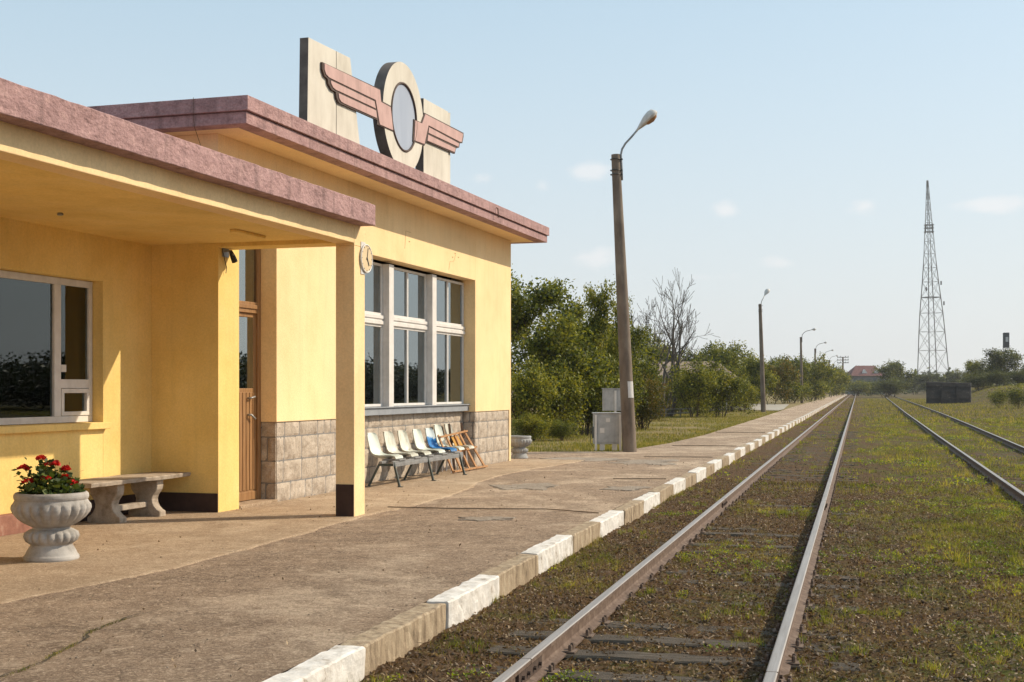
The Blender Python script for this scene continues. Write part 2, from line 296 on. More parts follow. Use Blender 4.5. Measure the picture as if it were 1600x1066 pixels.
# platform surface: worn asphalt over concrete, with cracks and pale patches
def groundmat(name, dark, midc, light, crack=1.0, patch=.5, soft=1.0):
    m = bpy.data.materials.new(name); m.use_nodes = True; t = m.node_tree; p = t.nodes['Principled BSDF']; L = t.links.new
    tc = N(t, 'ShaderNodeTexCoord')
    def noise(s, d=8, r=.6, st=None, dist=0):
        n = N(t, 'ShaderNodeTexNoise'); n.inputs['Scale'].default_value = s; n.inputs['Detail'].default_value = d; n.inputs['Roughness'].default_value = r; n.inputs['Distortion'].default_value = dist
        if st:
            q = N(t, 'ShaderNodeMapping'); q.inputs['Scale'].default_value = st; L(tc.outputs['Object'], q.inputs[0]); L(q.outputs[0], n.inputs[0])
        else: L(tc.outputs['Object'], n.inputs[0])
        return n.outputs['Fac']
    def mr(x, a, b, c=0, d=1, sm=False):
        q = N(t, 'ShaderNodeMapRange'); q.inputs[1].default_value = a; q.inputs[2].default_value = b; q.inputs[3].default_value = c; q.inputs[4].default_value = d; L(x, q.inputs[0]); return q.outputs[0]
    def mix(f, a, b, mode='MIX'):
        q = N(t, 'ShaderNodeMix', data_type='RGBA', blend_type=mode)
        for i, v in ((0, f), (6, a), (7, b)):
            if isinstance(v, tuple): q.inputs[i].default_value = (*v, 1)
            elif isinstance(v, (int, float)): q.inputs[i].default_value = v
            else: L(v, q.inputs[i])
        return q.outputs[2]
    fine = noise(55, 6, .75, (1, 1, 1), 1.2); med = noise(2.2, 9, .65); bigp = noise(.42, 6, .62, (1, .8, 1), .6)
    c = mix(mr(med, .32, .68), dark, midc)
    c = mix(mr(bigp, .50, .60, 0, patch), c, light)
    c = mix(mr(noise(.9, 7, .7, (1, 1, 1), 1.5), .38, .52, .75, 0), c, dark)
    c = mix(mr(noise(.33, 4, .6, (1, 1, 1), 2.5), .40, .46, .35, 0), c, (dark[0] * .7, dark[1] * .7, dark[2] * .7))
    pf = noise(7, 5, .7, (1, 1, 1), 1)
    gr = noise(17, 7, .8, (1, 1, 1), 2.2)
    c = mix(mr(gr, .38, .48, .8, 0), c, (dark[0] * .62, dark[1] * .6, dark[2] * .6))
    c = mix(mr(gr, .52, .62, 0, .85), c, light)
    c = mix(mr(pf, .56, .63, 0, .35 * soft), c, light)
    c = mix(mr(fine, .34, .52, .5, 0), c, (dark[0] * .45, dark[1] * .45, dark[2] * .45))
    c = mix(mr(fine, .60, .72, 0, .55), c, (light[0] * 1.25, light[1] * 1.25, light[2] * 1.25))
    # cracks
    wv = N(t, 'ShaderNodeTexNoise'); wv.inputs['Scale'].default_value = 2.5; wv.inputs['Detail'].default_value = 5; L(tc.outputs['Object'], wv.inputs[0])
    sc = N(t, 'ShaderNodeVectorMath', operation='SCALE'); sc.inputs['Scale'].default_value = .55; L(wv.outputs['Color'], sc.inputs[0])
    av = N(t, 'ShaderNodeVectorMath', operation='ADD'); L(tc.outputs['Object'], av.inputs[0]); L(sc.outputs[0], av.inputs[1])
    vo = N(t, 'ShaderNodeTexVoronoi', feature='DISTANCE_TO_EDGE'); vo.inputs['Scale'].default_value = .42; L(av.outputs[0], vo.inputs[0])
    ck = mr(vo.outputs['Distance'], .001, .008, 1, 0)
    gate = mr(noise(.8, 2), .47, .56); ml = N(t, 'ShaderNodeMath', operation='MULTIPLY'); L(ck, ml.inputs[0]); L(gate, ml.inputs[1]); ck = ml.outputs[0]
    ck2 = N(t, 'ShaderNodeMath', operation='MULTIPLY'); ck2.inputs[1].default_value = .22 * crack; L(ck, ck2.inputs[0])
    c = mix(ck2.outputs[0], c, (.045, .035, .022))
    L(c, p.inputs['Base Color']); p.inputs['Roughness'].default_value = .93; p.inputs['Specular IOR Level'].default_value = .25
    b1 = N(t, 'ShaderNodeBump'); b1.inputs['Strength'].default_value = 1; b1.inputs['Distance'].default_value = .014; L(fine, b1.inputs['Height'])
    b0 = N(t, 'ShaderNodeBump'); b0.inputs['Strength'].default_value = 1; b0.inputs['Distance'].default_value = .022 * soft; L(gr, b0.inputs['Height']); L(b0.outputs[0], b1.inputs['Normal'])
    b2 = N(t, 'ShaderNodeBump'); b2.inputs['Strength'].default_value = .4 * crack; b2.inputs['Distance'].default_value = .02; b2.invert = True; L(ck, b2.inputs['Height']); L(b1.outputs[0], b2.inputs['Normal'])
    b3 = N(t, 'ShaderNodeBump'); b3.inputs['Strength'].default_value = .5; b3.inputs['Distance'].default_value = .05; L(med, b3.inputs['Height']); L(b2.outputs[0], b3.inputs['Normal'])
    L(b3.outputs[0], p.inputs['Normal']); return m
ASPH = groundmat('worn_platform', (.24, .165, .112), (.47, .335, .23), (.78, .61, .45))
APRON = groundmat('smooth_apron', (.38, .265, .17), (.54, .40, .27), (.68, .54, .39), crack=.5, patch=.5, soft=.5)
KERBW = mat('whitewashed_kerb', [(0, (.16, .12, .085)), (.22, (.34, .285, .23)), (.42, (.56, .52, .47)), (1, (.70, .67, .63))], scale=6, rough=.9, bump=.6, bscale=35, bdist=.012, lo=.25, hi=.6)
KERBC = mat('bare_kerb', [(.15, .105, .065), (.33, .25, .165), (.46, .37, .26)], scale=4, rough=.95, bump=.7, bscale=30, bdist=.012, stretch=(3, 3, .5), speck=.15)

def grassground(name, soilc, g1, g2, s=1.0, cov=(.42, .6), side=0.03):
    m = bpy.data.materials.new(name); m.use_nodes = True; t = m.node_tree; p = t.nodes['Principled BSDF']; L = t.links.new
    tc = N(t, 'ShaderNodeTexCoord')
    def noise(sc, d=8, r=.6, di=0):
        n = N(t, 'ShaderNodeTexNoise'); n.inputs['Scale'].default_value = sc; n.inputs['Detail'].default_value = d; n.inputs['Roughness'].default_value = r; n.inputs['Distortion'].default_value = di; L(tc.outputs['Object'], n.inputs[0]); return n.outputs['Fac']
    def ramp(x, a, b, ca, cb):
        q = N(t, 'ShaderNodeMapRange'); q.inputs[1].default_value = a; q.inputs[2].default_value = b; L(x, q.inputs[0])
        k = N(t, 'ShaderNodeMix', data_type='RGBA'); L(q.outputs[0], k.inputs[0])
        for i, v in ((6, ca), (7, cb)):
            if isinstance(v, tuple): k.inputs[i].default_value = (*v, 1)
            else: L(v, k.inputs[i])
        return k.outputs[2]
    green = ramp(noise(6 * s, 6), .35, .65, g1, g2)
    so = ramp(noise(40 * s, 6, .7), .35, .65, tuple(c * .45 for c in soilc), tuple(c * 1.35 for c in soilc))
    sx_ = N(t, 'ShaderNodeSeparateXYZ'); L(tc.outputs['Object'], sx_.inputs[0]); bx_ = N(t, 'ShaderNodeMapRange'); bx_.inputs[1].default_value = -3; bx_.inputs[2].default_value = 1.2; bx_.inputs[3].default_value = side; bx_.inputs[4].default_value = .03; L(sx_.outputs['X'], bx_.inputs[0])
    cvr = N(t, 'ShaderNodeMath', operation='ADD'); L(noise(1.1 * s, 9, .72), cvr.inputs[0]); L(bx_.outputs[0], cvr.inputs[1])
    c = ramp(cvr.outputs[0], cov[0], cov[1], so, green)
    L(c, p.inputs['Base Color']); p.inputs['Roughness'].default_value = 1; p.inputs['Specular IOR Level'].default_value = .1
    b = N(t, 'ShaderNodeBump'); b.inputs['Strength'].default_value = 1; b.inputs['Distance'].default_value = .04; L(noise(28 * s, 8, .7), b.inputs['Height']); L(b.outputs[0], p.inputs['Normal'])
    return m
GRND = grassground('soil_and_moss', (.125, .076, .042), (.080, .085, .022), (.12, .12, .032), 1.0, (.47, .64), -.09)
LAWN = grassground('rough_grass', (.29, .215, .115), (.15, .15, .045), (.25, .215, .075), .5, (.48, .68))
FARG = grassground('far_grass', (.20, .15, .08), (.12, .125, .045), (.20, .17, .07), .12, (.35, .6))
LEAFA = leafmat('leaf_green', [(.022, .032, .007), (.065, .085, .013), (.14, .165, .024), (.26, .26, .04)])
LEAFB = leafmat('leaf_olive', [(.035, .048, .008), (.10, .12, .016), (.20, .215, .028), (.33, .30, .045)])
LEAFC = leafmat('leaf_autumn', [(.04, .05, .010), (.10, .10, .02), (.18, .14, .025), (.22, .12, .02)])
LEAFG = leafmat('geranium_leaf', [(.03, .055, .012), (.07, .11, .022), (.14, .17, .04)], .3)
PETAL = leafmat('red_petal', [(.35, .008, .006), (.55, .012, .01), (.65, .03, .02)], .25)
BLADE = leafmat('grass_blade', [(.07, .075, .016), (.13, .145, .025), (.22, .215, .045), (.36, .29, .10)], .42)
HERB = leafmat('herb_leaf', [(.07, .11, .014), (.14, .20, .02), (.24, .30, .03), (.42, .40, .03)], .4)
DRY = leafmat('dry_straw', [(.05, .03, .016), (.12, .073, .04), (.15, .095, .05), (.36, .26, .155), (.08, .05, .028)], .2)
PEB = mat('pebble_stone', [(0, (.05, .033, .02)), (.65, (.11, .075, .046)), (.88, (.18, .14, .10)), (1, (.42, .36, .30))], lo=.25, hi=.75, scale=14, rough=.95, bump=.3)

# ------------------------------------------------------------------ ground, platform, lawn
def fbm(X, Y, seed, sc):
    r = np.random.default_rng(seed); z = np.zeros_like(X); amp = 1; tot = 0
    for o in range(5):
        for k in range(5):
            a = r.uniform(0, 2 * np.pi); f = sc * (1.9 ** o) * r.uniform(.7, 1.3); z += amp * np.sin((X * np.cos(a) + Y * np.sin(a)) * f + r.uniform(0, 6.28)); tot += amp
        amp *= .6
    return z / tot * 2.2
def sheet(name, xs, ys, hf, mat_, smooth=True):
    X, Y = np.meshgrid(xs, ys); Z = hf(X, Y); V = np.stack([X.ravel(), Y.ravel(), Z.ravel()], 1)
    a, b = X.shape; i = np.arange((a - 1) * b).reshape(a - 1, b)[:, :-1].ravel()
    F = np.stack([i, i + 1, i + b + 1, i + b], 1)
    o = npmesh(name, V, F, mat_, smooth=smooth); return tag(o, kind='structure')
def ghf(X, Y):
    d = np.hypot(X, Y); k = np.clip(1.3 - d / 60, 0, 1)
    h = -.218 + k * (.018 * fbm(X, Y, 3, 2.2) + .018 * fbm(X, Y, 4, 14) + .020 * fbm(X, Y, 6, 40))
    bank = np.clip((X - 8 - .02 * Y) / 10, 0, 1) * np.clip((Y - 145) / 60, 0, 1)
    h = h + 2.3 * bank * bank * (3 - 2 * bank)
    return h + .02 * np.clip((-1.9 - X), 0, 1)
xs = np.concatenate([np.array([-900, -400, -150, -60, -25, -12, -6, -4]), np.arange(-3.3, 6.5, .032), np.arange(6.5, 9, .1), np.arange(9, 30, .6), np.arange(30, 80, 4), np.array([90, 120, 180, 300, 600, 1000])])
ys = np.concatenate([np.array([-300, -50, -5]), np.arange(3, 17, .032), np.arange(17, 24, .07), np.arange(24, 45, .16), np.arange(45, 120, .8), np.arange(120, 240, 3), np.arange(240, 460, 8), np.array([500, 600, 800, 1200, 2000, 3500])])
sheet('ground', xs, ys, ghf, GRND)
# platform deck
xk = -3.24
left = [(-30, -40), (-30, 28.9), (-11, 29.4), (-8.6, 33.4), (-6.1, 34.3), (-5.55, 40), (-5.32, 47), (-5.4, 73), (-5.8, 128), (-5.8, 200), (-5.8, 420)]
def lx(y): return np.interp(y, [p[1] for p in left], [p[0] for p in left])
yy = np.concatenate([np.array([-40, 0, 4]), np.arange(5, 34.5, .07), np.arange(34.5, 60, .5), np.arange(60, 420.1, 10)])
uu = np.linspace(0, 1, 110)
Yg = np.repeat(yy[:, None], len(uu), 1); Xl = np.maximum(lx(yy), -10.5)[:, None]; Xg = xk + (Xl - xk) * uu[None, :]
Zg = (.004 * fbm(Xg, Yg, 8, 3) + .003 * fbm(Xg, Yg, 9, 12) - .004) * np.clip(1.2 - Yg / 60, 0, 1) * np.clip((xk - Xg) * 6, 0, 1)
V = np.stack([Xg.ravel(), Yg.ravel(), Zg.ravel()], 1); a, b = Xg.shape; i = np.arange((a - 1) * b).reshape(a - 1, b)[:, :-1].ravel()
tag(npmesh('platform', V, np.stack([i, i + b, i + b + 1, i + 1], 1), ASPH, smooth=True), kind='structure')
# smoother concrete apron along the station front, broken outer edge
P = []
for y in np.arange(3, 29.6, .12):
    e = -6.68 + .14 * math.sin(y * .7) + .10 * mn.noise(Vector((y * .9, 3, 0))) + .06 * mn.noise(Vector((y * 4, 8, 0))) + .03 * mn.noise(Vector((y * 15, 1, 0)))
    e -= .75 * max(0, min(1, (y - 17) / 5))
    row = [bw(-10.0, y, .008)] + [bw(-10 + (e + 10) * k, y, .009 + .003 * mn.noise(Vector((k * 9, y * 3, 0)))) for k in (.3, .5, .65, .8, .92, .98)] + [bw(e, y, .008), bw(e + .015, y, -.01)]
    P.append(row)
tag(MB().grid(P).build('apron', APRON, smooth=True), kind='structure')
# a few worn pale patches and heaved joints on the deck
def patch(x, y, rx, ry, seed, h=.006):
    m = MB(); n = 90; ring = []
    for k in range(n):
        t = 2 * math.pi * k / n; r = 1 + .8 * mn.noise(Vector((math.cos(t) * 1.5, math.sin(t) * 1.5, seed))) + .45 * mn.noise(Vector((math.cos(t) * 5, math.sin(t) * 5, seed)))
        ring.append((x + rx * r * math.cos(t), y + ry * r * math.sin(t)))
    m.add([(x, y, h + .004)] + [(a, b, h) for a, b in ring] + [(x + (a - x) * 1.03, y + (b - y) * 1.03, -.02) for a, b in ring],
          [(0, 1 + k, 1 + (k + 1) % n) for k in range(n)] + [(1 + k, 1 + n + k, 1 + n + (k + 1) % n, 1 + (k + 1) % n) for k in range(n)])
    return m
PATCHM = groundmat('pale_patch', (.30, .24, .185), (.42, .35, .28), (.54, .47, .39), crack=.3, patch=.3, soft=1)
for k, (x, y, rx, ry) in enumerate([(-5.35, 21.5, .55, .55), (-3.75, 21.6, .4, .4), (-4.6, 16.1, .35, .22), (-6.2, 30.2, 1.1, .7), (-4.6, 29.5, .7, .9)]):
    tag(patch(x, y, rx, ry, k * 3.3).build('platform_patch', PATCHM, smooth=False), kind='structure')
# open cracks and heaved slab edges as thin raised lips and dark gaps
GAP = mat('crack_dirt', [(.03, .022, .012), (.07, .055, .03)], scale=20, rough=1)
LIP = mat('crack_lip', [(.30, .24, .18), (.42, .35, .27)], scale=20, rough=1)
crack_mb = MB(); lip_mb = MB()
def crack(pts, wd, amp=.03, lip=0):
    q = []
    for i in range(len(pts) - 1):
        a = Vector(pts[i]); b = Vector(pts[i + 1]); n = max(2, int((b - a).length / .06))
        for k in range(n): q.append(a + (b - a) * k / n)
    q = [Vector((p.x + amp * mn.noise(Vector((p.x * 5, p.y * 5, 1))) + .5 * amp * mn.noise(Vector((p.x * 19, p.y * 19, 4))), p.y + amp * mn.noise(Vector((p.x * 5, p.y * 5, 7))) + .5 * amp * mn.noise(Vector((p.x * 19, p.y * 19, 9))))) for p in q]
    L1 = []; L2 = []; L3 = []
    for i, p in enumerate(q):
        d = (q[min(i + 1, len(q) - 1)] - q[max(0, i - 1)]).normalized(); nn = Vector((-d.y, d.x)); ww = wd * (.35 + .9 * abs(mn.noise(Vector((p.x * 8, p.y * 8, 20))))) * min(1, i / 6, (len(q) - 1 - i) / 6)
        zt = .0105
        L1.append((p.x - nn.x * ww, p.y - nn.y * ww, zt)); L2.append((p.x + nn.x * ww, p.y + nn.y * ww, zt))
        L3.append((p.x + nn.x * (ww + lip * 2), p.y + nn.y * (ww + lip * 2), zt - .004))
    crack_mb.grid([L1, L2])
    if lip: lip_mb.grid([[(a, b, c + .006 + lip) for a, b, c in L2], L3])
crack([(-4.70, 6.0), (-4.73, 6.85), (-4.82, 7.18), (-4.88, 7.48), (-5.06, 7.99), (-5.07, 8.41), (-5.0, 9.0)], .013, .05)
crack([(-6.3, 17.15), (-5.4, 17.15), (-4.1, 17.4), (-3.25, 17.0)], .012, .03, .006)
crack([(-6.4, 19.35), (-5.2, 19.45), (-4.2, 19.2)], .010, .03)
crack([(-6.6, 12.1), (-4.9, 12.05), (-3.6, 12.3)], .006, .03)
crack([(-4.3, 23.6), (-3.3, 23.8)], .02, .03, .008); crack([(-6.8, 26), (-5, 26.2), (-3.3, 26)], .015, .03)
crack([(-5.2, 9.7), (-4.6, 9.6), (-3.8, 9.9)], .005, .03); crack([(-5, 31.5), (-3.3, 31.7)], .02, .02, .006); crack([(-5.2, 38), (-3.3, 38)], .025, .02, .01); crack([(-5.2, 50), (-3.3, 50.2)], .03, .02, .01)
crack([(-7.4, 13.1), (-7.9, 11.5), (-8.6, 11.2)], .004, .03); crack([(-6.9, 9.5), (-7.6, 8.9), (-8.6, 9.0)], .004, .03)
tag(crack_mb.build('platform_crack', GAP), kind='structure'); tag(lip_mb.build('platform_crack_lip', LIP), kind='structure')
# kerb: blocks alternately whitewashed and bare
kb = MB(); KS = [6.28, 7.9, 9.66, 11.15, 12.68, 14.34, 15.93, 17.61]; KS = [6.28 - 1.62 * k for k in range(6, 0, -1)] + KS; KS += [KS[-1] + 1.66 * (k + 1) for k in range(234)]; ki = 0; y = KS[0]; kk = 1
while y < 405:
    y = KS[ki]; L = KS[ki + 1] - y; ki += 1; dz = rnd.uniform(-.012, .012) if y < 60 else 0; dx = rnd.uniform(-.012, .012)
    if y < 45:
        nx, ny, nz = 4, 26, 5
        x0, x1, y0, y1, z0, z1 = xk + dx - .002, -3.055 + dx, y + .004, y + L - .004, -.30, .012 + dz
        def wob(p):
            v = Vector(p) * 7; q = Vector(p) * 26
            e = min(1, 1)
            return (p[0] + .012 * mn.noise(v) + .006 * mn.noise(q) - .02 * max(0, mn.noise(v * .8 + Vector((9, 2, 3))) - .3), p[1], p[2] + .010 * mn.noise(v + Vector((5, 5, 5))) + .006 * mn.noise(q + Vector((5, 0, 0))) - .03 * max(0, mn.noise(v * .8 + Vector((9, 2, 3))) - .3))
        ch = .012
        prof = [(x0, z1 - .04), (x0, z1 - ch * .5), (x0 + ch, z1)] + [(x0 + (x1 - x0) * k / nx, z1) for k in range(1, nx)] + [(x1 - ch, z1), (x1, z1 - ch)] + [(x1, z1 + (z0 - z1) * k / nz) for k in range(1, nz + 1)]
        rows = []
        for j in range(ny + 1):
            t = y0 + (y1 - y0) * j / ny; ee = .008 if j in (0, ny) else 0
            rows.append([wob((a - (ee if a > x0 + .1 else 0), t, b - (ee if b > z1 - .1 else 0))) for a, b in prof])
        o = len(kb.v); kb.grid(rows, kk % 2)
        kb.add([rows[0][k] for k in range(len(prof))], [tuple(range(len(prof)))], kk % 2); kb.add([rows[-1][k] for k in range(len(prof))], [tuple(range(len(prof) - 1, -1, -1))], kk % 2)
    else: kb.box(xk + dx, -3.055 + dx, y + .004, y + L - .004, -.3, .012, kk % 2)
    kk += 1; y = KS[ki]
for i, f in enumerate(kb.f): pass
kerb = kb.build('kerb', [KERBC, KERBW], smooth=False); tag(kerb, kind='structure')
# lawn west of the platform
def lhf(X, Y): return -.045 + .03 * fbm(X, Y, 21, .6) * np.clip((lx(Y) - X) / 3, 0, 1)
yl = np.concatenate([np.arange(28, 60, .5), np.arange(60, 130, 2), np.arange(130, 440, 12)]); ul = np.concatenate([np.linspace(0, 8, 30), np.linspace(9, 60, 24), np.array([80, 120, 200, 400])])
Yg = np.repeat(yl[:, None], len(ul), 1); Xg = lx(Yg) - ul[None, :] + .01 + .05 * fbm(Yg, Yg * .3, 5, 3) * (ul[None, :] < .01); Zg = lhf(Xg, Yg); Zg[:, 0] = -.01
V = np.stack([Xg.ravel(), Yg.ravel(), Zg.ravel()], 1); a, b = Xg.shape; i = np.arange((a - 1) * b).reshape(a - 1, b)[:, :-1].ravel()
tag(npmesh('lawn', V, np.stack([i, i + b, i + b + 1, i + 1], 1), LAWN, smooth=True), kind='structure')
pth = MB(); pth.add([(-10.2, 108, -.012), (-5.9, 103, -.012), (-5.9, 110, -.012), (-7.2, 146, -.012), (-12, 146, -.012), (-22, 128, -.012)], [(0, 1, 2, 3, 4, 5)])
tag(pth.build('path', mat('path_concrete', [(.30, .26, .21), (.40, .36, .30)], scale=1)), kind='structure')

# ------------------------------------------------------------------ tracks
def rail_profile(): return [(-.07, 0), (.07, 0), (.07, .012), (.02, .03), (.012, .045), (.012, .105), (.035, .118), (.036, .145), (.028, .15), (-.028, .15), (-.036, .145), (-.035, .118), (-.012, .105), (-.012, .045), (-.02, .03), (-.07, .012)]
def make_rail(pts, name, th, z0=-.205):
    m = MB(); pr = rail_profile(); n = len(pr); vs = []
    for i, (x, y) in enumerate(pts):
        j = min(i + 1, len(pts) - 1); k = max(i - 1, 0); d = Vector((pts[j][0] - pts[k][0], pts[j][1] - pts[k][1])).normalized(); s = Vector((d.y, -d.x))
        vs += [(x + s.x * a, y + s.y * a, z0 + b) for a, b in pr]
    fs = []; mi = []
    for i in range(len(pts) - 1):
        for k in range(n): fs.append((i * n + k, i * n + (k + 1) % n, (i + 1) * n + (k + 1) % n, (i + 1) * n + k)); mi.append(1 if k in (7, 8, 9) else 0)
    m.add(vs, fs); m.mi = mi
    return th.part(name, m, [RAILR, RAILT])
def sleeper_mesh(w0, w1, seed):
    m = MB(); nx, ny = 26, 4; L = w1 - w0; hw = .12; rows = []
    for i in range(nx + 1):
        x = w0 + L * i / nx; r = []
        for (y, z) in [(-hw, -.14), (-hw, -.012), (-hw + .012, 0), (-.04, 0), (.04, 0), (hw - .012, 0), (hw, -.012), (hw, -.14)]:
            v = Vector((x * 3, y * 20, seed)); r.append((x, y + .012 * mn.noise(v), z + .010 * mn.noise(v * 1.7)))
        rows.append(r)
    m.grid(rows); return m
bolt = MB()
def track(name, label, xl, xr, ys_, nsl, ext):
    th = T(name, label, 'railway track', (xl(8), 8, -.205))
    make_rail([(xl(y), y) for y in ys_], 'rail', th); make_rail([(xr(y), y) for y in ys_], 'rail', th)
    protos = []
    for k in range(4):
        me = sleeper_mesh(-ext, 1.5 + ext, k * 7.1).build('sleeper', SLEEP, th.o).data; protos.append(me)
        bpy.data.objects.remove(bpy.data.objects[-1] if False else [o for o in bpy.data.objects if o.data == me][0])
    fm = MB()
    for sx in (-1, 1):
        fm.box(-.125, .125, -.07, .07, .0, .011) if sx < 0 else None; fm.lathe([(.016, 0), (.016, .03), (.011, .04)], 6, (.088 * sx, .035, .016)); fm.lathe([(.016, 0), (.016, .028), (.011, .038)], 6, (.088 * sx, -.035, .016))
    fme = fm.build('fastener', RAILR, th.o).data; bpy.data.objects.remove([o for o in bpy.data.objects if o.data == fme][0])
    r2 = random.Random(5)
    for k in range(nsl):
        y = 5.3 + k * .62 + r2.uniform(-.03, .03); o = bpy.data.objects.new('sleeper', protos[k % 4]); C.collection.objects.link(o); o.parent = th.o
        o.location = (xl(y) - th.base.x, y - 8, (r2.uniform(-.008, .012) if k < 9 else r2.uniform(-.030, -.004))); o.rotation_euler = (0, 0, r2.uniform(-.012, .012)); o.scale = ((xr(y) - xl(y)) / 1.5, 1, 1)
        if k < 50:
            for q in (0, 1):
                f = bpy.data.objects.new('fastener', fme); C.collection.objects.link(f); f.parent = o; f.location = (1.5 * q, 0, .002); f.scale = (1.5 / (xr(y) - xl(y)), 1, 1)
    return th
def joints(th, xs_, yj):
    for x in xs_:
        m = MB()
        for sx in (-1, 1):
            m.box(x + sx * .022 - .010, x + sx * .022 + .010, yj - .30, yj + .30, -.205 + .032, -.205 + .112)
            for q in (-.22, -.08, .08, .22): m.tube([(x + sx * .03, yj + q, -.13), (x + sx * .052, yj + q, -.13)], .014, 6)
        m.box(x - .037, x + .037, yj - .004, yj + .004, -.09, -.0542)
        th.part('joint_plate', m, RAILJ, one=True)
RAILJ = mat('dark_joint_steel', [(.04, .025, .018), (.09, .055, .04)], scale=20, rough=.85, bump=.3)
ysr = [-4, 2] + list(np.arange(5, 60, 2.5)) + list(np.arange(60, 480, 10))
t1 = track('railway_track', 'straight worn railway track nearest the platform, running beside the painted kerb', lambda y: -2.03 + .000 * y, lambda y: -.50, ysr, 90, .5)
joints(t1, (-2.03, -.50), 8.05); joints(t1, (-2.03, -.50), 20.6)
fL = lambda y: float(np.interp(y, [-10, 22.7, 51, 100, 145, 250, 480], [2.45, 2.61, 2.86, 3.38, 3.96, 5.3, 8.9]))
fR = lambda y: float(np.interp(y, [-10, 41, 75, 100, 141, 250, 480], [3.98, 4.71, 5.38, 5.78, 6.34, 7.6, 10.6]))
track('railway_track', 'overgrown second railway track curving away at the right edge, past the black block', fL, fR, ysr, 80, .4)

# ------------------------------------------------------------------ station building (its own frame, X = out from the facade, Y = along it)
FX = -8.86; TOP = 5.05
st = T('station_building', 'yellow stucco railway station with mauve roof edges and a deep porch beside the platform', 'station building', (FX, 15.53, 0), 'B')
wl = MB()
wl.box(-9.15, FX, 15.53, 16.09, 0, TOP)
wl.box(-9.15, FX, 16.09, 17.2, 3.95, TOP)
wl.box(-9.15, FX, 17.2, 19.75, 1.17, TOP)
wl.box(-9.15, FX, 19.75, 26.2, 3.94, TOP)
wl.box(-9.15, FX, 26.2, 28.75, 1.17, TOP)
wl.box(-9.15, FX, 28.62, 28.75, 0, 1.17)
wl.box(-19, -9.15, 15.53, 15.79, 0, TOP); wl.box(-19, -9.15, 28.49, 28.75, 0, TOP); wl.box(-19, -18.8, 15.79, 28.49, 0, TOP)
wl.box(-9.40, -9.15, 19.55, 26.4, 0, 1.19, 0)
wl.box(-9.40, -9.15, 26.2, 28.49, 0, TOP); wl.box(-9.40, -9.15, 15.79, 16.0, 0, TOP); wl.box(-9.40, -9.15, 17.25, 19.55, 0, TOP)
st.part('wall', wl, YEL, bevel=.006)
# stone cladding: rough split blocks in courses
def stone_face(m, org, u, nrm, width, height, seed, courses=(.28, .32, .35, .22)):
    org = Vector(org); u = Vector(u); nrm = Vector(nrm); r = random.Random(seed); z = 0; g = .005; tot = sum(courses)
    for ci, ch in enumerate(courses):
        ch = ch * height / tot; x = -r.uniform(.1, .4)
        while x < width:
            bl = r.uniform(.48, .66) if r.random() > .12 else .24
            a, b = max(0, x) + g, min(width, x + bl) - g; x += bl
            if b - a < .03: continue
            nx = max(3, int((b - a) / .035)); nz = max(4, int(ch / .035)); rows = []; off = Vector((r.uniform(0, 99), r.uniform(0, 99), 0)); tilt = r.uniform(-.012, .012); an = r.uniform(.5, 1.1)
            for j in range(nz + 1):
                row = []
                for i in range(nx + 1):
                    uu_ = a + (b - a) * i / nx; vv = z + g + (ch - 2 * g) * j / nz
                    edge = min(i, nx - i, j, nz - j); q = Vector((uu_ * math.cos(an) + vv * math.sin(an), -uu_ * math.sin(an) + vv * math.cos(an), 0))
                    d = .004 if edge == 0 else .020 + .016 * mn.noise(Vector((q.x * 5, q.y * 14, 0)) + off) + .010 * mn.noise(Vector((q.x * 16, q.y * 34, 0)) + off) + tilt * (i / nx - .5)
                    if edge == 1: d *= .75
                    row.append(org + u * uu_ + Vector((0, 0, vv)) + nrm * (d - .012))
                rows.append(row)
            m.grid(rows)
        z += ch
sm = MB()
stone_face(sm, (FX - .015, 17.2, 0), (0, 1, 0), (1, 0, 0), 2.55, 1.17, 1)
stone_face(sm, (-9.15, 17.215, 0), (1, 0, 0), (0, -1, 0), .285, 1.17, 2)
stone_face(sm, (-9.135, 19.75, 0), (0, 1, 0), (1, 0, 0), 6.45, 1.19, 3)
stone_face(sm, (FX - .015, 26.2, 0), (0, 1, 0), (1, 0, 0), 2.42, 1.17, 4)
stone_face(sm, (-9.15, 26.215, 0), (1, 0, 0), (0, -1, 0), .285, 1.17, 5)
st.part('stone_cladding', sm, STONE)
mo = MB(); mo.box(-9.15, FX - .022, 17.222, 19.75, 0, 1.169); mo.box(-9.15, FX - .022, 26.222, 28.62, 0, 1.169); mo.box(-9.15, -9.142, 19.75, 26.22, 0, 1.19)
st.part('mortar', mo, MORT)
# low wing behind the porch
WX = -9.87
wg = MB()
y0w = 3.0; wy0, wy1, wz0, wz1 = 11.25, 14.42, 1.23, 3.02
wg.box(WX - .22, WX, wy1, 15.53, 0, 3.9); wg.box(WX - .22, WX, wy0, wy1, 0, wz0); wg.box(WX - .22, WX, wy0, wy1, wz1, 3.9); wg.box(WX - .22, WX, y0w, wy0, 0, 3.9)
wg.box(WX - .02, FX - .3, 15.535, 15.7, 0, 3.6) if False else None
wing = st.part('wing_wall', wg, YEL2, bevel=.006)
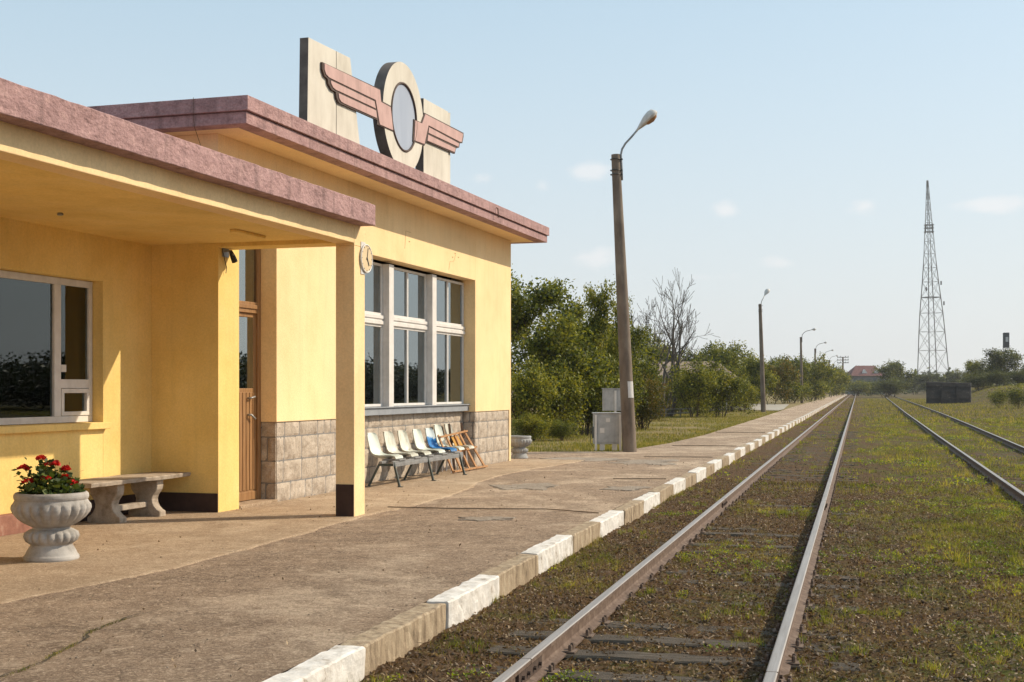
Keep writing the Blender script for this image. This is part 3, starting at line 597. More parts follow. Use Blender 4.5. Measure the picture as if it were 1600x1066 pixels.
# golden return wall and front strip of the porch end (thin skin, 4 mm proud)
sk = MB(); sk.box(WX, FX + .004, 15.526, 15.53, 0.0, 3.6); sk.box(FX, FX + .004, 15.53, 16.086, 0, 3.75); sk.box(-9.15, FX - .002, 16.09, 16.094, 0, 3.9)
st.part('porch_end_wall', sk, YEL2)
bp = MB(); bp.box(WX + .004, FX - .0, 15.51, 15.526, 0, .26); st.part('base_stripe', bp, BROWN, bevel=.004)
rp = MB(); rp.box(WX, WX + .13, y0w, 13.0, 0, .235); rp.box(WX, WX + .13, 13.003, 15.5, 0, .235) if False else None
st.part('red_plinth', rp, REDP, bevel=.012)
bp2 = MB(); bp2.box(WX, WX + .02, 13.01, 15.51, 0, .26); st.part('base_stripe', bp2, BROWN, bevel=.004)
sl_ = MB(); sl_.box(WX - .19, WX + .075, wy0 - .1, wy1 + .06, 1.145, 1.228); st.part('window_ledge', sl_, YEL2, bevel=.008)
# porch: slab, beam, fascia, column
cp = MB(); cp.box(-12.5, -6.905, y0w, 15.522, 3.59, 3.98); cp.box(FX - .0, -6.905, 15.522, 15.9, 3.535, 3.98)
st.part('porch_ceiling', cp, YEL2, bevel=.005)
bm_ = MB(); bm_.box(-7.16, -6.9, y0w, 15.54, 3.53, 3.80); bm_.box(-7.16, -6.898, 15.54, 15.89, 3.5, 3.97)
st.part('porch_beam', bm_, YEL, bevel=.008)
co = MB(); co.box(-7.16, -6.9, 15.54, 15.885, 0, 3.5); colo = st.part('column', co, YEL, bevel=.008)
cb = MB(); cb.box(-7.155, -6.905, 15.533, 15.54, 0, .42); st.part('painted_base', cb, BROWN, parent=colo)
def rough_slab(x0, x1, y0, y1, z0, z1, amp=.008, step=.12, seed=0):
    """fascia strip whose front face (+X) and edges are slightly lumpy"""
    m = MB(); ny = int((y1 - y0) / step); prof = [(x0, z0), (x1 - .006, z0), (x1, z0 + .006), (x1, (z0 + z1) / 2), (x1, z1 - .006), (x1 - .006, z1), (x0, z1)]; rows = []
    for j in range(ny + 1):
        yy_ = y0 + (y1 - y0) * j / ny
        rows.append([(a + (amp * mn.noise(Vector((yy_ * 3, b * 14, seed))) if a > x0 + .02 else 0), yy_, b + amp * .6 * mn.noise(Vector((yy_ * 5, b * 3, seed + 9)))) for a, b in prof])
    m.grid(rows); m.add(rows[0], [tuple(range(len(prof)))]); m.add(rows[-1], [tuple(range(len(prof) - 1, -1, -1))]); return m
fa = rough_slab(-7.4, -6.69, y0w, 15.74, 3.765, 4.035, .010, .1, 3); fa.box(-12.5, -7.4, y0w, 15.52, 3.985, 4.03)
fa.box(-8.8, -7.4, 15.52, 15.74, 3.985, 4.03)
st.part('porch_fascia', fa, PINK)
lf = MB(); lf.lathe([(.03, 0), (.035, .015), (.025, .028)], 12, (-9.0, 12.35, 3.562)); st.part('ceiling_socket', lf, METAL)
lf = MB(); lf.box(-7.95, -7.85, 14.2, 14.95, 3.55, 3.588); st.part('ceiling_light_strip', lf, YEL2, bevel=.01)
# main roof: soffit slab and two stepped fascia bands
ra = MB(); ra.box(-20, -8.22, 15.08, 29.32, TOP, TOP + .05); st.part('soffit', ra, YEL)
rb = MB()
def ring(m, xo, yo0, yo1, z0, z1, t=.25):
    m.box(xo - t, xo, yo0, yo1, z0, z1); m.box(-20, xo - t, yo0, yo0 + t, z0, z1); m.box(-20, xo - t, yo1 - t, yo1, z0, z1)
ring(rb, -8.17, 15.03, 29.37, TOP - .002, TOP + .148); ring(rb, -8.13, 14.99, 29.41, TOP + .16, TOP + .35); ring(rb, -8.195, 15.055, 29.345, TOP + .14, TOP + .165, .2)
st.part('roof_fascia', rb, PINK, bevel=.006)
rt = MB(); rt.box(-20, -8.36, 15.2, 29.2, TOP + .05, TOP + .33); st.part('roof', rt, mat('roof_felt', [(.08, .075, .07), (.14, .13, .12)], scale=2))
dr = MB(); dr.tube([(-8.12, 25.35, TOP + .28), (-8.09, 25.35, TOP + .26), (-8.085, 25.36, TOP + .12), (-8.11, 25.42, TOP + .09)], .012, 6); dr.tube([(-8.9, 14.97, TOP + .36), (-8.9, 14.965, TOP + .1), (-8.9, 15.0, TOP - .02), (-8.9, 15.35, TOP - .5), (-8.9, 15.5, TOP - 1.0)], .0035, 5)
st.part('roof_cable', dr, DARKW)
# facade scars: small holes and hairline crack under the eave
sc_ = MB()
for (yy_, zz) in [(20.35, 4.25), (22.4, 4.34), (24.9, 4.37), (25.1, 4.31), (24.75, 4.28)]: sc_.box(FX, FX + .004, yy_, yy_ + .05, zz, zz + .02)
sc_.tube([(FX + .002, 24.95, 4.36), (FX + .002, 24.85, 4.22), (FX + .002, 24.62, 4.19), (FX + .002, 24.55, 4.02)], .003, 4); sc_.tube([(FX + .002, 22.5, 4.52), (FX + .002, 22.25, 4.53), (FX + .002, 22.2, 4.2)], .003, 4)
st.part('wall_scar', sc_, mat('scar_brown', [(.34, .22, .10), (.45, .30, .14)], scale=9))
# big three-bay window
GXp = -9.135
wn = MB(); posts = MB()
for (a, b) in ((21.77, 21.99), (23.97, 24.20)): posts.box(-9.18, -8.985, a, b, 1.33, 3.885)
st.part('window_post', posts, WHITEP, bevel=.006)
bays = [(19.80, 21.76), (22.0, 23.96), (24.21, 26.17)]
for (a, b) in bays:
    m = (a + b) / 2; fr = MB()
    for (z0, z1) in ((1.34, 2.80), (2.96, 3.885)):
        fr.box(-9.16, -9.11, a, b, z0, z0 + .045); fr.box(-9.16, -9.11, a, b, z1 - .045, z1)
        for (c, d) in ((a, a + .05), (m - .028, m + .028), (b - .05, b)): fr.box(-9.158, -9.108, c, d, z0 + .045, z1 - .045)
    fr.box(-9.17, -9.075, a, b, 2.80, 2.865); fr.box(-9.17, -9.095, a, b, 2.865, 2.90); fr.box(-9.17, -9.075, a, b, 2.90, 2.96)
    big = st.part('window', fr, WHITEP, bevel=.004)
    for (z0, z1) in ((1.34, 2.80), (2.96, 3.885)):
        pn = MB(); pn.box(-9.145, -9.139, a + .04, b - .04, z0 + .04, z1 - .04); st.part('pane', pn, GLASS, parent=big)
si = MB(); si.box(-9.16, -9.00, 19.76, 26.19, 1.19, 1.315); si.box(-9.16, -8.965, 19.76, 26.19, 1.315, 1.335)
st.part('window_sill', si, GREYP, bevel=.006)
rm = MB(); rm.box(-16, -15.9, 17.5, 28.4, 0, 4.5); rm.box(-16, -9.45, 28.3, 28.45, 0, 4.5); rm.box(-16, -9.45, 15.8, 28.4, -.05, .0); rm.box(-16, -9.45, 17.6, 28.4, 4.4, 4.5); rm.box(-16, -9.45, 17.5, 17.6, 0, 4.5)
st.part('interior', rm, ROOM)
cu = MB()
for (c0, c1) in ((25.75, 26.15), (23.6, 23.95), (21.4, 21.75), (24.25, 24.4)):
    cu.grid([[(-9.32 + .03 * math.sin(k * 1.9), c0 + (c1 - c0) * k / 12, z) for k in range(13)] for z in (1.35, 3.9)])
st.part('curtain', cu, CURT, smooth=True)
# porch window
fr = MB(); fx0, fx1 = -10.075, -10.02
a0, a1 = wy0, 14.41
fr.box(fx0, fx1, a0, a1, 1.235, 1.315); fr.box(fx0, fx1, a0, a1, 2.93, 3.015); fr.box(fx0, fx1, a1 - .075, a1, 1.315, 2.93)
for (c, d) in ((13.63, 13.76), (12.0, 12.12)): fr.box(fx0, fx1 + .006, c, d, 1.315, 2.93)
fr.box(fx0, fx1, 13.76, a1 - .075, 1.66, 1.77)
fr.box(fx0 + .01, fx1 + .012, 13.765, a1 - .08, 1.60, 1.655); fr.box(fx0 + .01, fx1 + .012, 13.765, a1 - .08, 1.32, 1.37)
fr.box(fx0 + .01, fx1 + .012, 13.765, 13.82, 1.37, 1.60); fr.box(fx0 + .01, fx1 + .012, a1 - .135, a1 - .08, 1.37, 1.60)
pw = st.part('window', fr, WHITEP, bevel=.005)
pn = MB(); pn.box(-10.052, -10.046, a0, a1 - .05, 1.3, 2.95); st.part('pane', pn, GLASSD, parent=pw)
stk = MB(); stk.box(-10.045, -10.042, 13.80, 13.90, 1.86, 1.95); st.part('sticker', stk, WHITEP, parent=pw)
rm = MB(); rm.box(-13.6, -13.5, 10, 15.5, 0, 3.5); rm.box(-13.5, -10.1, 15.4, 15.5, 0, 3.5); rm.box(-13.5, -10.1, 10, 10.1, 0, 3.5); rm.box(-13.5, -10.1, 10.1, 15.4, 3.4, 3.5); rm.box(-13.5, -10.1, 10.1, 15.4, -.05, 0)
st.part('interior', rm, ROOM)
cu = MB()
cu.grid([[(-10.2 + .03 * math.sin(k * 1.7), 12.05 + (.85) * k / 24, z) for k in range(25)] for z in (1.3, 3.0)])
cu.grid([[(-10.2 + .035 * math.sin(k * 1.3), (13.80 + .18 * (3.0 - z) / 1.7) + (14.4 - 13.80 - .18 * (3.0 - z) / 1.7) * k / 20, z) for k in range(21)] for z in (1.3, 1.8, 2.4, 3.0)])
st.part('curtain', cu, CURT, smooth=True)
# door: panelled wood leaf with glass, transom light above
DX = -9.14
df = MB(); df.box(DX - .06, DX + .03, 17.10, 17.2, 0.03, 3.93); df.box(DX - .06, DX + .03, 16.10, 16.17, .03, 3.93); df.box(DX - .06, DX + .035, 16.17, 17.10, 2.74, 2.80); df.box(DX - .06, DX + .055, 16.17, 17.10, 2.80, 2.86); df.box(DX - .06, DX + .03, 16.17, 17.10, 2.86, 2.90)
door = st.part('door', df, WOOD, bevel=.006)
dl = MB(); dl.box(DX - .05, DX, 16.17, 17.10, .06, 1.66); dl.box(DX - .05, DX, 17.02, 17.10, 1.66, 2.74); dl.box(DX - .05, DX, 16.17, 16.25, 1.66, 2.74); dl.box(DX - .05, DX, 16.25, 17.02, 2.68, 2.74)
for k in range(9): dl.box(DX, DX + .01, 16.2 + k * .1, 16.28 + k * .1, .2, 1.60)
dl.box(DX, DX + .02, 16.17, 17.10, .06, .18)
st.part('door_leaf', dl, WOOD, parent=door, bevel=.005)
dg = MB()
for (ya, yb_, za, zb_) in ((16.25, 17.02, 1.66, 2.68), (16.17, 17.10, 2.90, 3.92)):
    dg.add([(DX - .10, ya, za), (DX - .004, yb_, za), (DX - .004, yb_, zb_), (DX - .10, ya, zb_)], [(0, 1, 2, 3)])  # panes turned askew in the frame only to mirror the sky past the jamb
dg = dg; st.part('pane', dg, GLASS, parent=door)
dh = MB(); dh.tube([(DX + .01, 16.83, 1.52), (DX + .06, 16.83, 1.52), (DX + .065, 16.95, 1.54)], .013, 8); dh.tube([(DX + .01, 16.83, 1.28), (DX + .06, 16.85, 1.28), (DX + .07, 16.95, 1.22)], .016, 8); st.part('handle', dh, METAL, parent=door, smooth=True)
ds = MB(); ds.box(DX - .1, FX + .02, 16.1, 17.2, 0, .05); st.part('doorstep', ds, APRON, bevel=.01)

# rooftop winged emblem
EX = -8.42
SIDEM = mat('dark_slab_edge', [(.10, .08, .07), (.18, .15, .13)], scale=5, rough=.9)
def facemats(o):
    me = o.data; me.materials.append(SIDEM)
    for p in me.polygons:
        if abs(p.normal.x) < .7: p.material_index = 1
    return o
em = T('rooftop_emblem', 'winged emblem with cream slabs, pink wings and a pale round disc on the station roof', 'emblem', (EX, 20.98, TOP + .33), 'B')
def c7(cx, cy, X=EX):
    px = cx / 4.1 + 440; py = cy / 4.1 + 40; a = (px - 800) / 2050; yb = math.atan(630 / 2050); c, s = math.cos(yb), math.sin(yb); Zc = X / (-s + a * c)
    return (Zc * (c + a * s), EYE + Zc * (608 - py) / 2050)
zb = TOP + .3
m = MB(); m.prismX([c7(172, 75), c7(350, 163), (c7(350, 163)[0], zb), (17.30, zb)], EX - .14, EX); facemats(em.part('slab', m, CREAM, bevel=.006))
y1_ = c7(350, 163)[0]
m = MB(); m.prismX([(y1_ + .012, c7(354, 165)[1]), c7(440, 208), (19.24, zb), (y1_ + .012, zb)], EX - .14, EX); facemats(em.part('slab', m, CREAM, bevel=.006))
m = MB(); m.prismX([c7(910, 465), c7(1068, 552), (c7(1068, 552)[0], zb), (c7(910, 465)[0], zb)], EX - .16, EX); facemats(em.part('slab', m, CREAM, bevel=.006))
yr = c7(1068, 552)[0]; m = MB(); m.prismX([(yr + .015, 6.86), (yr + .17, 6.9), (yr + .17, zb), (yr + .015, zb)], EX - .16, EX - .02); facemats(em.part('slab', m, CREAM, bevel=.006))
cy, cz = 20.99, 6.315; RO, RI = .93, .575
rg = MB(); n = 72
for (x0, x1, ri, ro) in ((EX - .16, EX + .03, RI, RO),):
    vs = []
    for k in range(n):
        t = 2 * math.pi * k / n
        for (x, r) in ((x0, ri), (x1, ri), (x1, ro), (x0, ro)): vs.append((x, cy + r * math.cos(t), cz + r * math.sin(t)))
    fs = []
    for k in range(n):
        a = k * 4; b = ((k + 1) % n) * 4
        for j in range(4): fs.append((a + j, b + j, b + (j + 1) % 4, a + (j + 1) % 4))
    rg.add(vs, fs)
ringo = facemats(em.part('ring', rg, CREAM, smooth=True, auto=40))
ft = MB(); ft.box(EX - .15, EX + .02, cy - .42, cy + .42, zb, cz - RO + .14); em.part('ring_foot', ft, CREAM)
tr = MB()
tr.tube([(EX + .03, cy + RI * math.cos(2 * math.pi * k / 64), cz + RI * math.sin(2 * math.pi * k / 64)) for k in range(65)], .022, 6, cap=False); em.part('disc_rim', tr, TRIM, smooth=True)
dk = MB(); dk.add([(EX + .02, cy + RI * math.cos(2 * math.pi * k / 64), cz + RI * math.sin(2 * math.pi * k / 64)) for k in range(64)], [tuple(range(64))]); dk.add([(EX - .12, cy + RI * math.cos(2 * math.pi * k / 64), cz + RI * math.sin(2 * math.pi * k / 64)) for k in range(64)], [tuple(range(63, -1, -1))])
em.part('disc', dk, mat('pale_blue_disc', [(.30, .34, .43), (.38, .42, .51)], scale=3, rough=.4, bump=0, stretch=(1, 1, .2)))
WXe = EX + .036
def C7(L): return [c7(a, b, WXe) for a, b in L]
def wing(outline, feathers, name):
    m = MB(); m.prismX(C7(outline), EX + .002, WXe); o = em.part(name, m, TRIM)
    for k, f in enumerate(feathers):
        q = MB(); q.prismX(C7(f), WXe, WXe + .012); em.part('feather', q, PINK2, parent=o, bevel=.003)
wing([(262, 234), (632, 408), (640, 482), (704, 517), (722, 684), (612, 634), (614, 606), (390, 506), (368, 496), (352, 460), (348, 426), (322, 412), (300, 372), (296, 342), (276, 324), (262, 280)],
     [[(272, 243), (627, 414), (634, 490), (696, 524), (712, 672), (626, 634), (600, 478), (310, 338), (300, 332), (282, 312), (272, 282)],
      [(312, 352), (592, 487), (600, 532), (362, 420), (345, 413), (326, 396), (314, 370)],
      [(362, 434), (602, 545), (608, 594), (398, 500), (378, 488), (366, 466)]], 'wing')
wing([(848, 600), (892, 620), (914, 558), (1166, 688), (1166, 712), (1158, 754), (1142, 754), (1138, 782), (1118, 788), (1110, 822), (930, 742), (916, 770), (842, 742)],
     [[(854, 608), (897, 628), (919, 568), (1160, 694), (1152, 746), (1140, 746), (938, 640), (912, 760), (848, 736)],
      [(942, 652), (1134, 756), (1130, 778), (938, 688)], [(936, 700), (1112, 786), (1106, 812), (932, 738)]], 'wing')

# wall clock on the column
ck = T('wall_clock', 'round wall clock with white rim mounted high on the yellow porch column', 'clock', (-6.9, 15.89, 3.36), 'B')
def disc(m, x0, x1, r, c=(15.89, 3.36), n=40, mi=0): m.prismX([(c[0] + r * math.cos(2 * math.pi * k / n), c[1] + r * math.sin(2 * math.pi * k / n)) for k in range(n)], x0, x1, mi)
m = MB(); disc(m, -6.898, -6.878, .18); m.box(-6.9, -6.89, 15.74, 15.88, 3.15, 3.57); ck.part('case', m, WHITEP)
m = MB(); m.tube([(-6.878, 15.89 + .18 * math.cos(2 * math.pi * k / 40), 3.36 + .18 * math.sin(2 * math.pi * k / 40)) for k in range(41)], .011, 6, cap=False); ck.part('rim', m, WHITEP, smooth=True)
m = MB(); disc(m, -6.878, -6.874, .17); ck.part('dial', m, mat('clock_dial', [(.62, .47, .28), (.70, .54, .33)], scale=5, rough=.5, bump=0))
m = MB(); disc(m, -6.874, -6.868, .018); m.bar((-6.871, 15.89, 3.34), (-6.871, 15.925, 3.50), .012, .004, (1, 0, 0)); m.bar((-6.869, 15.89, 3.37), (-6.869, 15.955, 3.27), .016, .004, (1, 0, 0))
for k in range(12):
    t = k * math.pi / 6; m.bar((-6.872, 15.89 + .15 * math.sin(t), 3.36 + .15 * math.cos(t)), (-6.872, 15.89 + .168 * math.sin(t), 3.36 + .168 * math.cos(t)), .008, .003, (1, 0, 0))
ck.part('hands', m, BLACK)
# small black floodlight under the porch
lp = T('wall_lamp', 'small black lamp with hanging wire high on the yellow wall beside the door', 'lamp', (FX + .004, 15.72, 3.5), 'B')
m = MB(); m.box(FX + .0, FX + .02, 15.62, 15.78, 3.42, 3.56); m.tube([(FX + .02, 15.7, 3.5), (FX + .1, 15.7, 3.5), (FX + .12, 15.72, 3.44)], .012, 6); lp.part('bracket', m, METAL)
m = MB(); m.tube([(FX + .09, 15.70, 3.50), (FX + .10, 15.74, 3.43), (FX + .11, 15.78, 3.36)], [.022, .038, .042], 10); lp.part('lamp_head', m, BLACK, smooth=True, auto=50)
m = MB(); m.tube([(FX + .02, 15.60, 3.52), (FX + .04, 15.62, 3.4), (FX + .03, 15.70, 3.28), (FX + .03, 15.68, 3.2)], .005, 5); lp.part('wire', m, BLACK)

# ------------------------------------------------------------------ planters, geraniums
def urn_prof():
    pts = [(.20, 0), (.262, .0), (.268, .02), (.262, .045), (.25, .055), (.235, .09), (.215, .125), (.20, .145), (.198, .158), (.215, .17), (.245, .195), (.262, .235), (.25, .275), (.215, .30), (.18, .315), (.176, .328),
           (.21, .345), (.265, .375), (.32, .42), (.36, .47), (.376, .515), (.372, .55), (.352, .585), (.345, .60), (.352, .61), (.358, .63), (.355, .655), (.34, .672), (.32, .675), (.30, .66), (.29, .60), (.28, .58)]
    return pts
def urn_fn(z, t):
    k = 0
    if .345 < z < .575: k = .075 * min(1, (z - .345) / .06, (.575 - z) / .035)
    if .165 < z < .305: k = .10 * min(1, (z - .165) / .03, (.305 - z) / .03)
    n = 22 if z > .33 else 19
    return 1 + k * (abs(math.cos(n * t / 2)) ** .7 - .75)
def fine_prof(p):
    q = []
    for i in range(len(p) - 1):
        for k in range(3): q.append((p[i][0] + (p[i + 1][0] - p[i][0]) * k / 3, p[i][1] + (p[i + 1][1] - p[i][1]) * k / 3))
    return q + [p[-1]]
def planter(pos, label, sc=1.0, mat_=URN):
    th = T('stone_planter', label, 'planter', pos)
    m = MB(); m.lathe(fine_prof(urn_prof()), 176, (0, 0, 0), urn_fn, top=False); m.v = [(a * sc + pos[0], b * sc + pos[1], c * sc + pos[2]) for a, b, c in m.v]; th.part('urn', m, mat_, smooth=True)
    m = MB(); m.lathe([(.285 * sc, .585 * sc), (.1, .60 * sc), (.01, .605 * sc)], 24, pos); th.part('soil', m, SOIL)
    return th
pc = bw(-7.97, 10.8); planter((pc.x, pc.y, .003), 'pale cast-stone urn planter with fluted bowl holding red geraniums at the left', .97)
planter((-7.80, 30.3, -.005), 'grey empty stone urn planter at the far corner of the station', .80, mat('grey_cast_stone', [(.20, .20, .20), (.32, .32, .32), (.40, .40, .39)], scale=5, rough=.9, bump=.35, streak=.2))

def quads(centers, sz, up=.3, asp=.55, bend=.0, rng=nr):
    """random diamond leaves: arrays of verts, faces"""
    n = len(centers); c = np.asarray(centers); d = rng.normal(size=(n, 3)); d[:, 2] *= .6; d /= np.linalg.norm(d, axis=1)[:, None]
    nn = rng.normal(size=(n, 3)) + np.array([0, 0, up * 3]); s = np.cross(d, nn); s /= np.linalg.norm(s, axis=1)[:, None] + 1e-6
    sz = (sz * rng.uniform(.6, 1.3, n))[:, None]
    V = np.stack([c - d * sz * .5, c + s * sz * asp * .5, c + d * sz * .5, c - s * sz * asp * .5], 1).reshape(-1, 3)
    return V, np.arange(4 * n).reshape(n, 4)
gp = T('geranium_plant', 'bushy geranium with red flower heads growing in the pale fluted urn', 'flowers', (pc.x, pc.y, .60))
cam_r = Vector((math.cos(R(14.757)), math.sin(R(14.757)), 0)); cam_f = Vector((-math.sin(R(14.757)), math.cos(R(14.757)), 0))
fl = [(63, 717, 0), (71, 727, .05), (89, 725, -.05), (98, 734, .08), (36, 732, 0), (53, 751, -.16), (78, 746, -.12), (102, 747, .0), (116, 755, -.05)]
heads = []
for (px, py, dd) in fl:
    s = 12.67 / 2050; heads.append(Vector((pc.x, pc.y, 0)) + cam_r * ((px - 80) * s) + cam_f * dd + Vector((0, 0, EYE - (py - 608) * s)))
cen = []
r3 = np.random.default_rng(4)
for h in heads:
    for k in range(42):
        t = r3.uniform(.25, .86); b0 = np.array([pc.x, pc.y, .62]); p = b0 + (np.array(h) - b0) * t; p += r3.normal(size=3) * np.array([.065, .065, .045]); cen.append(p)
for k in range(520):
    a = r3.uniform(0, 6.28); rr = .30 * math.sqrt(r3.uniform(0, 1)); hh = r3.uniform(0, 1) * (.22 * (1 - (rr / .34) ** 2) + .05)
    cen.append(np.array([pc.x + rr * math.cos(a), pc.y + rr * math.sin(a), .62 + hh]))
V, F = quads(np.array(cen), .062, .5, .9, rng=r3); V -= np.array([pc.x, pc.y, .60]); npmesh('foliage', V, F, LEAFG, gp.o)
m = MB()
for h in heads:
    b0 = Vector((pc.x + (h.x - pc.x) * .3, pc.y + (h.y - pc.y) * .3, .62)); mid = (b0 + h) / 2 + Vector((rnd.uniform(-.02, .02), 0, .02)); m.tube([b0, mid, h], [.004, .003, .0025], 5)
gp.part('stem', m, mat('stem_green', [(.06, .09, .02), (.1, .12, .04)]))
for h in heads:
    pts = []
    for k in range(80):
        v = Vector((rnd.gauss(0, 1), rnd.gauss(0, 1), rnd.gauss(0, 1))).normalized(); v.z = abs(v.z) * .8 - .15; pts.append(np.array(h) + np.array(v) * .046 * rnd.uniform(.55, 1.15))
    V, F = quads(np.array(pts), .032, .3, .95, rng=r3); V -= np.array([pc.x, pc.y, .60]); npmesh('flower', V, F, PETAL, gp.o)

# ------------------------------------------------------------------ stone bench
bn = T('stone_bench', 'weathered stone bench with scrolled supports against the yellow porch wall', 'bench', (-9.5, 14.5, 0), 'B')
m = MB(); rows = []
def slab_pts(y): return [(-9.80, .485), (-9.80, .54), (-9.5, .545), (-9.235, .54), (-9.225, .53), (-9.235, .49), (-9.5, .482)]
for j in range(40):
    yy_ = 13.25 + 2.2 * j / 39; rows.append([(a + .006 * mn.noise(Vector((yy_ * 6, b * 9, a))), yy_, b + .006 * mn.noise(Vector((yy_ * 4, a * 5, 3)))) for a, b in slab_pts(yy_)])
m.grid(rows + []); n_ = len(rows[0]); m.grid([[r[-1] for r in rows], [r[0] for r in rows]]); m.add(rows[0], [tuple(range(n_))]); m.add(rows[-1], [tuple(range(n_ - 1, -1, -1))])
bn.part('seat', m, BENCHM)
def leg_poly():
    r = [(.235, 0), (.235, .075), (.19, .10), (.15, .14), (.125, .19), (.12, .235), (.135, .28), (.165, .32), (.19, .355), (.20, .40), (.20, .485)]
    return [(a, b) for a, b in r] + [(-a, b) for a, b in reversed(r)]
for yc in (13.98, 14.86):
    m = MB(); po = leg_poly(); xc = -9.515; n_ = len(po)
    vs = [(xc + a, yc - .075, b) for a, b in po] + [(xc + a, yc + .075, b) for a, b in po]
    m.add(vs, [tuple(range(n_)), tuple(range(2 * n_ - 1, n_ - 1, -1))] + [(i + n_, (i + 1) % n_ + n_, (i + 1) % n_, i) for i in range(n_)]); bn.part('leg', m, BENCHM, bevel=.012)
m = MB(); m.box(-9.57, -9.46, 14.055, 14.785, .13, .20); bn.part('stretcher', m, BENCHM, bevel=.01)

# ------------------------------------------------------------------ row of plastic seats
def shell(y, xb=-8.98, z=.47, w=.46, zt=.90, rot=0, two=None):
    """moulded bucket: back top to seat front lip, curved sides"""
    pr = [(-.10, .46), (-.085, .40), (-.06, .30), (-.035, .20), (-.01, .11), (.03, .05), (.09, .015), (.18, .0), (.28, .005), (.38, .022), (.45, .02), (.475, .0)]
    pr = [(a, b * (zt - .44) / .46) for a, b in pr]; nu = 12; rows = []; rows2 = []
    for i, (a, b) in enumerate(pr):
        t = i / (len(pr) - 1); ww = w * (.5 * (.72 + .28 * math.sin(math.pi * min(1, t * 1.25 + .1)))); 
        if i == 0: ww *= .80
        nxt = pr[min(i + 1, len(pr) - 1)]; prv = pr[max(i - 1, 0)]; d = Vector((nxt[0] - prv[0], nxt[1] - prv[1])).normalized(); nrm = Vector((-d.y, d.x))
        if nrm.x < 0 and t < .3: nrm = -nrm
        if t >= .3 and nrm.y < 0: nrm = -nrm
        r1 = []; r2_ = []
        for k in range(nu + 1):
            u = k / nu * 2 - 1; cup = .055 * abs(u) ** 3.0 * (1 if t < .75 else max(0, (1 - t) * 4)) + (.0 if i else 0)
            dz = -.02 * abs(u) ** 3 if i == 0 else 0
            p = Vector((xb + .10 + a + nrm.x * cup, y + u * ww, z + b + nrm.y * cup + dz)); r1.append(p); r2_.append(p - Vector((nrm.x, 0, nrm.y)) * .010)
        rows.append(r1); rows2.append(r2_)
    m = MB(); m.grid(rows); m.grid([r[::-1] for r in rows2])
    m.grid([[r[0] for r in rows2], [r[0] for r in rows]]); m.grid([[r[-1] for r in rows], [r[-1] for r in rows2]]); m.grid([rows[0][::-1], rows2[0][::-1]]); m.grid([rows[-1], rows2[-1]])
    return m
SEATT = None
def two_tone():
    m = bpy.data.materials.new('blue_and_white_plastic'); m.use_nodes = True; t = m.node_tree; p = t.nodes['Principled BSDF']; L = t.links.new
    tc = N(t, 'ShaderNodeTexCoord'); sp = N(t, 'ShaderNodeSeparateXYZ'); L(tc.outputs['Object'], sp.inputs[0])
    n1 = N(t, 'ShaderNodeTexNoise'); n1.inputs['Scale'].default_value = 9; mp = N(t, 'ShaderNodeMapping'); mp.inputs['Scale'].default_value = (1, 1.6, .25); L(tc.outputs['Object'], mp.inputs[0]); L(mp.outputs[0], n1.inputs[0])
    ad = N(t, 'ShaderNodeMath', operation='MULTIPLY_ADD'); ad.inputs[1].default_value = .30; L(n1.outputs['Fac'], ad.inputs[0]); L(sp.outputs['Z'], ad.inputs[2])
    mr = N(t, 'ShaderNodeMapRange'); mr.inputs[1].default_value = .855; mr.inputs[2].default_value = .875; L(ad.outputs[0], mr.inputs[0])
    mx = N(t, 'ShaderNodeMix', data_type='RGBA'); mx.inputs[6].default_value = (.035, .20, .48, 1); mx.inputs[7].default_value = (.62, .68, .66, 1); L(mr.outputs[0], mx.inputs[0]); L(mx.outputs[2], p.inputs['Base Color']); p.inputs['Roughness'].default_value = .22; return m
SEATT = two_tone()
rs = T('seat_row', 'row of five plastic bucket seats, four pale and one blue, under the big window', 'seat row', (-8.5, 21.5, 0), 'B')
sy = [20.95, 21.68, 22.33, 23.07, 23.73]
for k, (yy_, mm, lb) in enumerate(zip(sy, [SEATW, SEATG, SEATG, SEATW, SEATT], [None, None, None, None, 'blue seat with a white worn back'])):
    o = rs.part('seat', shell(yy_ - .12, zt=.87), mm, smooth=True, auto=60)
    if lb: o['label'] = lb
m = MB(); m.box(-8.60, -8.55, 20.4, 23.95, .395, .435); m.box(-8.40, -8.35, 20.4, 23.95, .395, .435); m.box(-8.35, -8.343, 20.4, 23.95, .34, .40)
for yy_ in sy: m.box(-8.62, -8.33, yy_ - .30, yy_ - .02, .435, .46)
rs.part('beam', m, METAL, bevel=.004)
for yy_ in (20.45, 22.05, 23.75):
    m = MB(); m.bar((-8.36, yy_, .42), (-8.24, yy_ - .03, .015), .028, .038); m.bar((-8.60, yy_, .42), (-8.80, yy_ - .03, .015), .028, .038); m.box(-8.62, -8.34, yy_ - .02, yy_ + .02, .355, .395)
    m.obox((-8.23, yy_ - .03, .012), .04, .03, .01, Matrix.Identity(3)); m.obox((-8.81, yy_ - .03, .012), .04, .03, .01, Matrix.Identity(3)); rs.part('leg', m, DMETAL, bevel=.003)
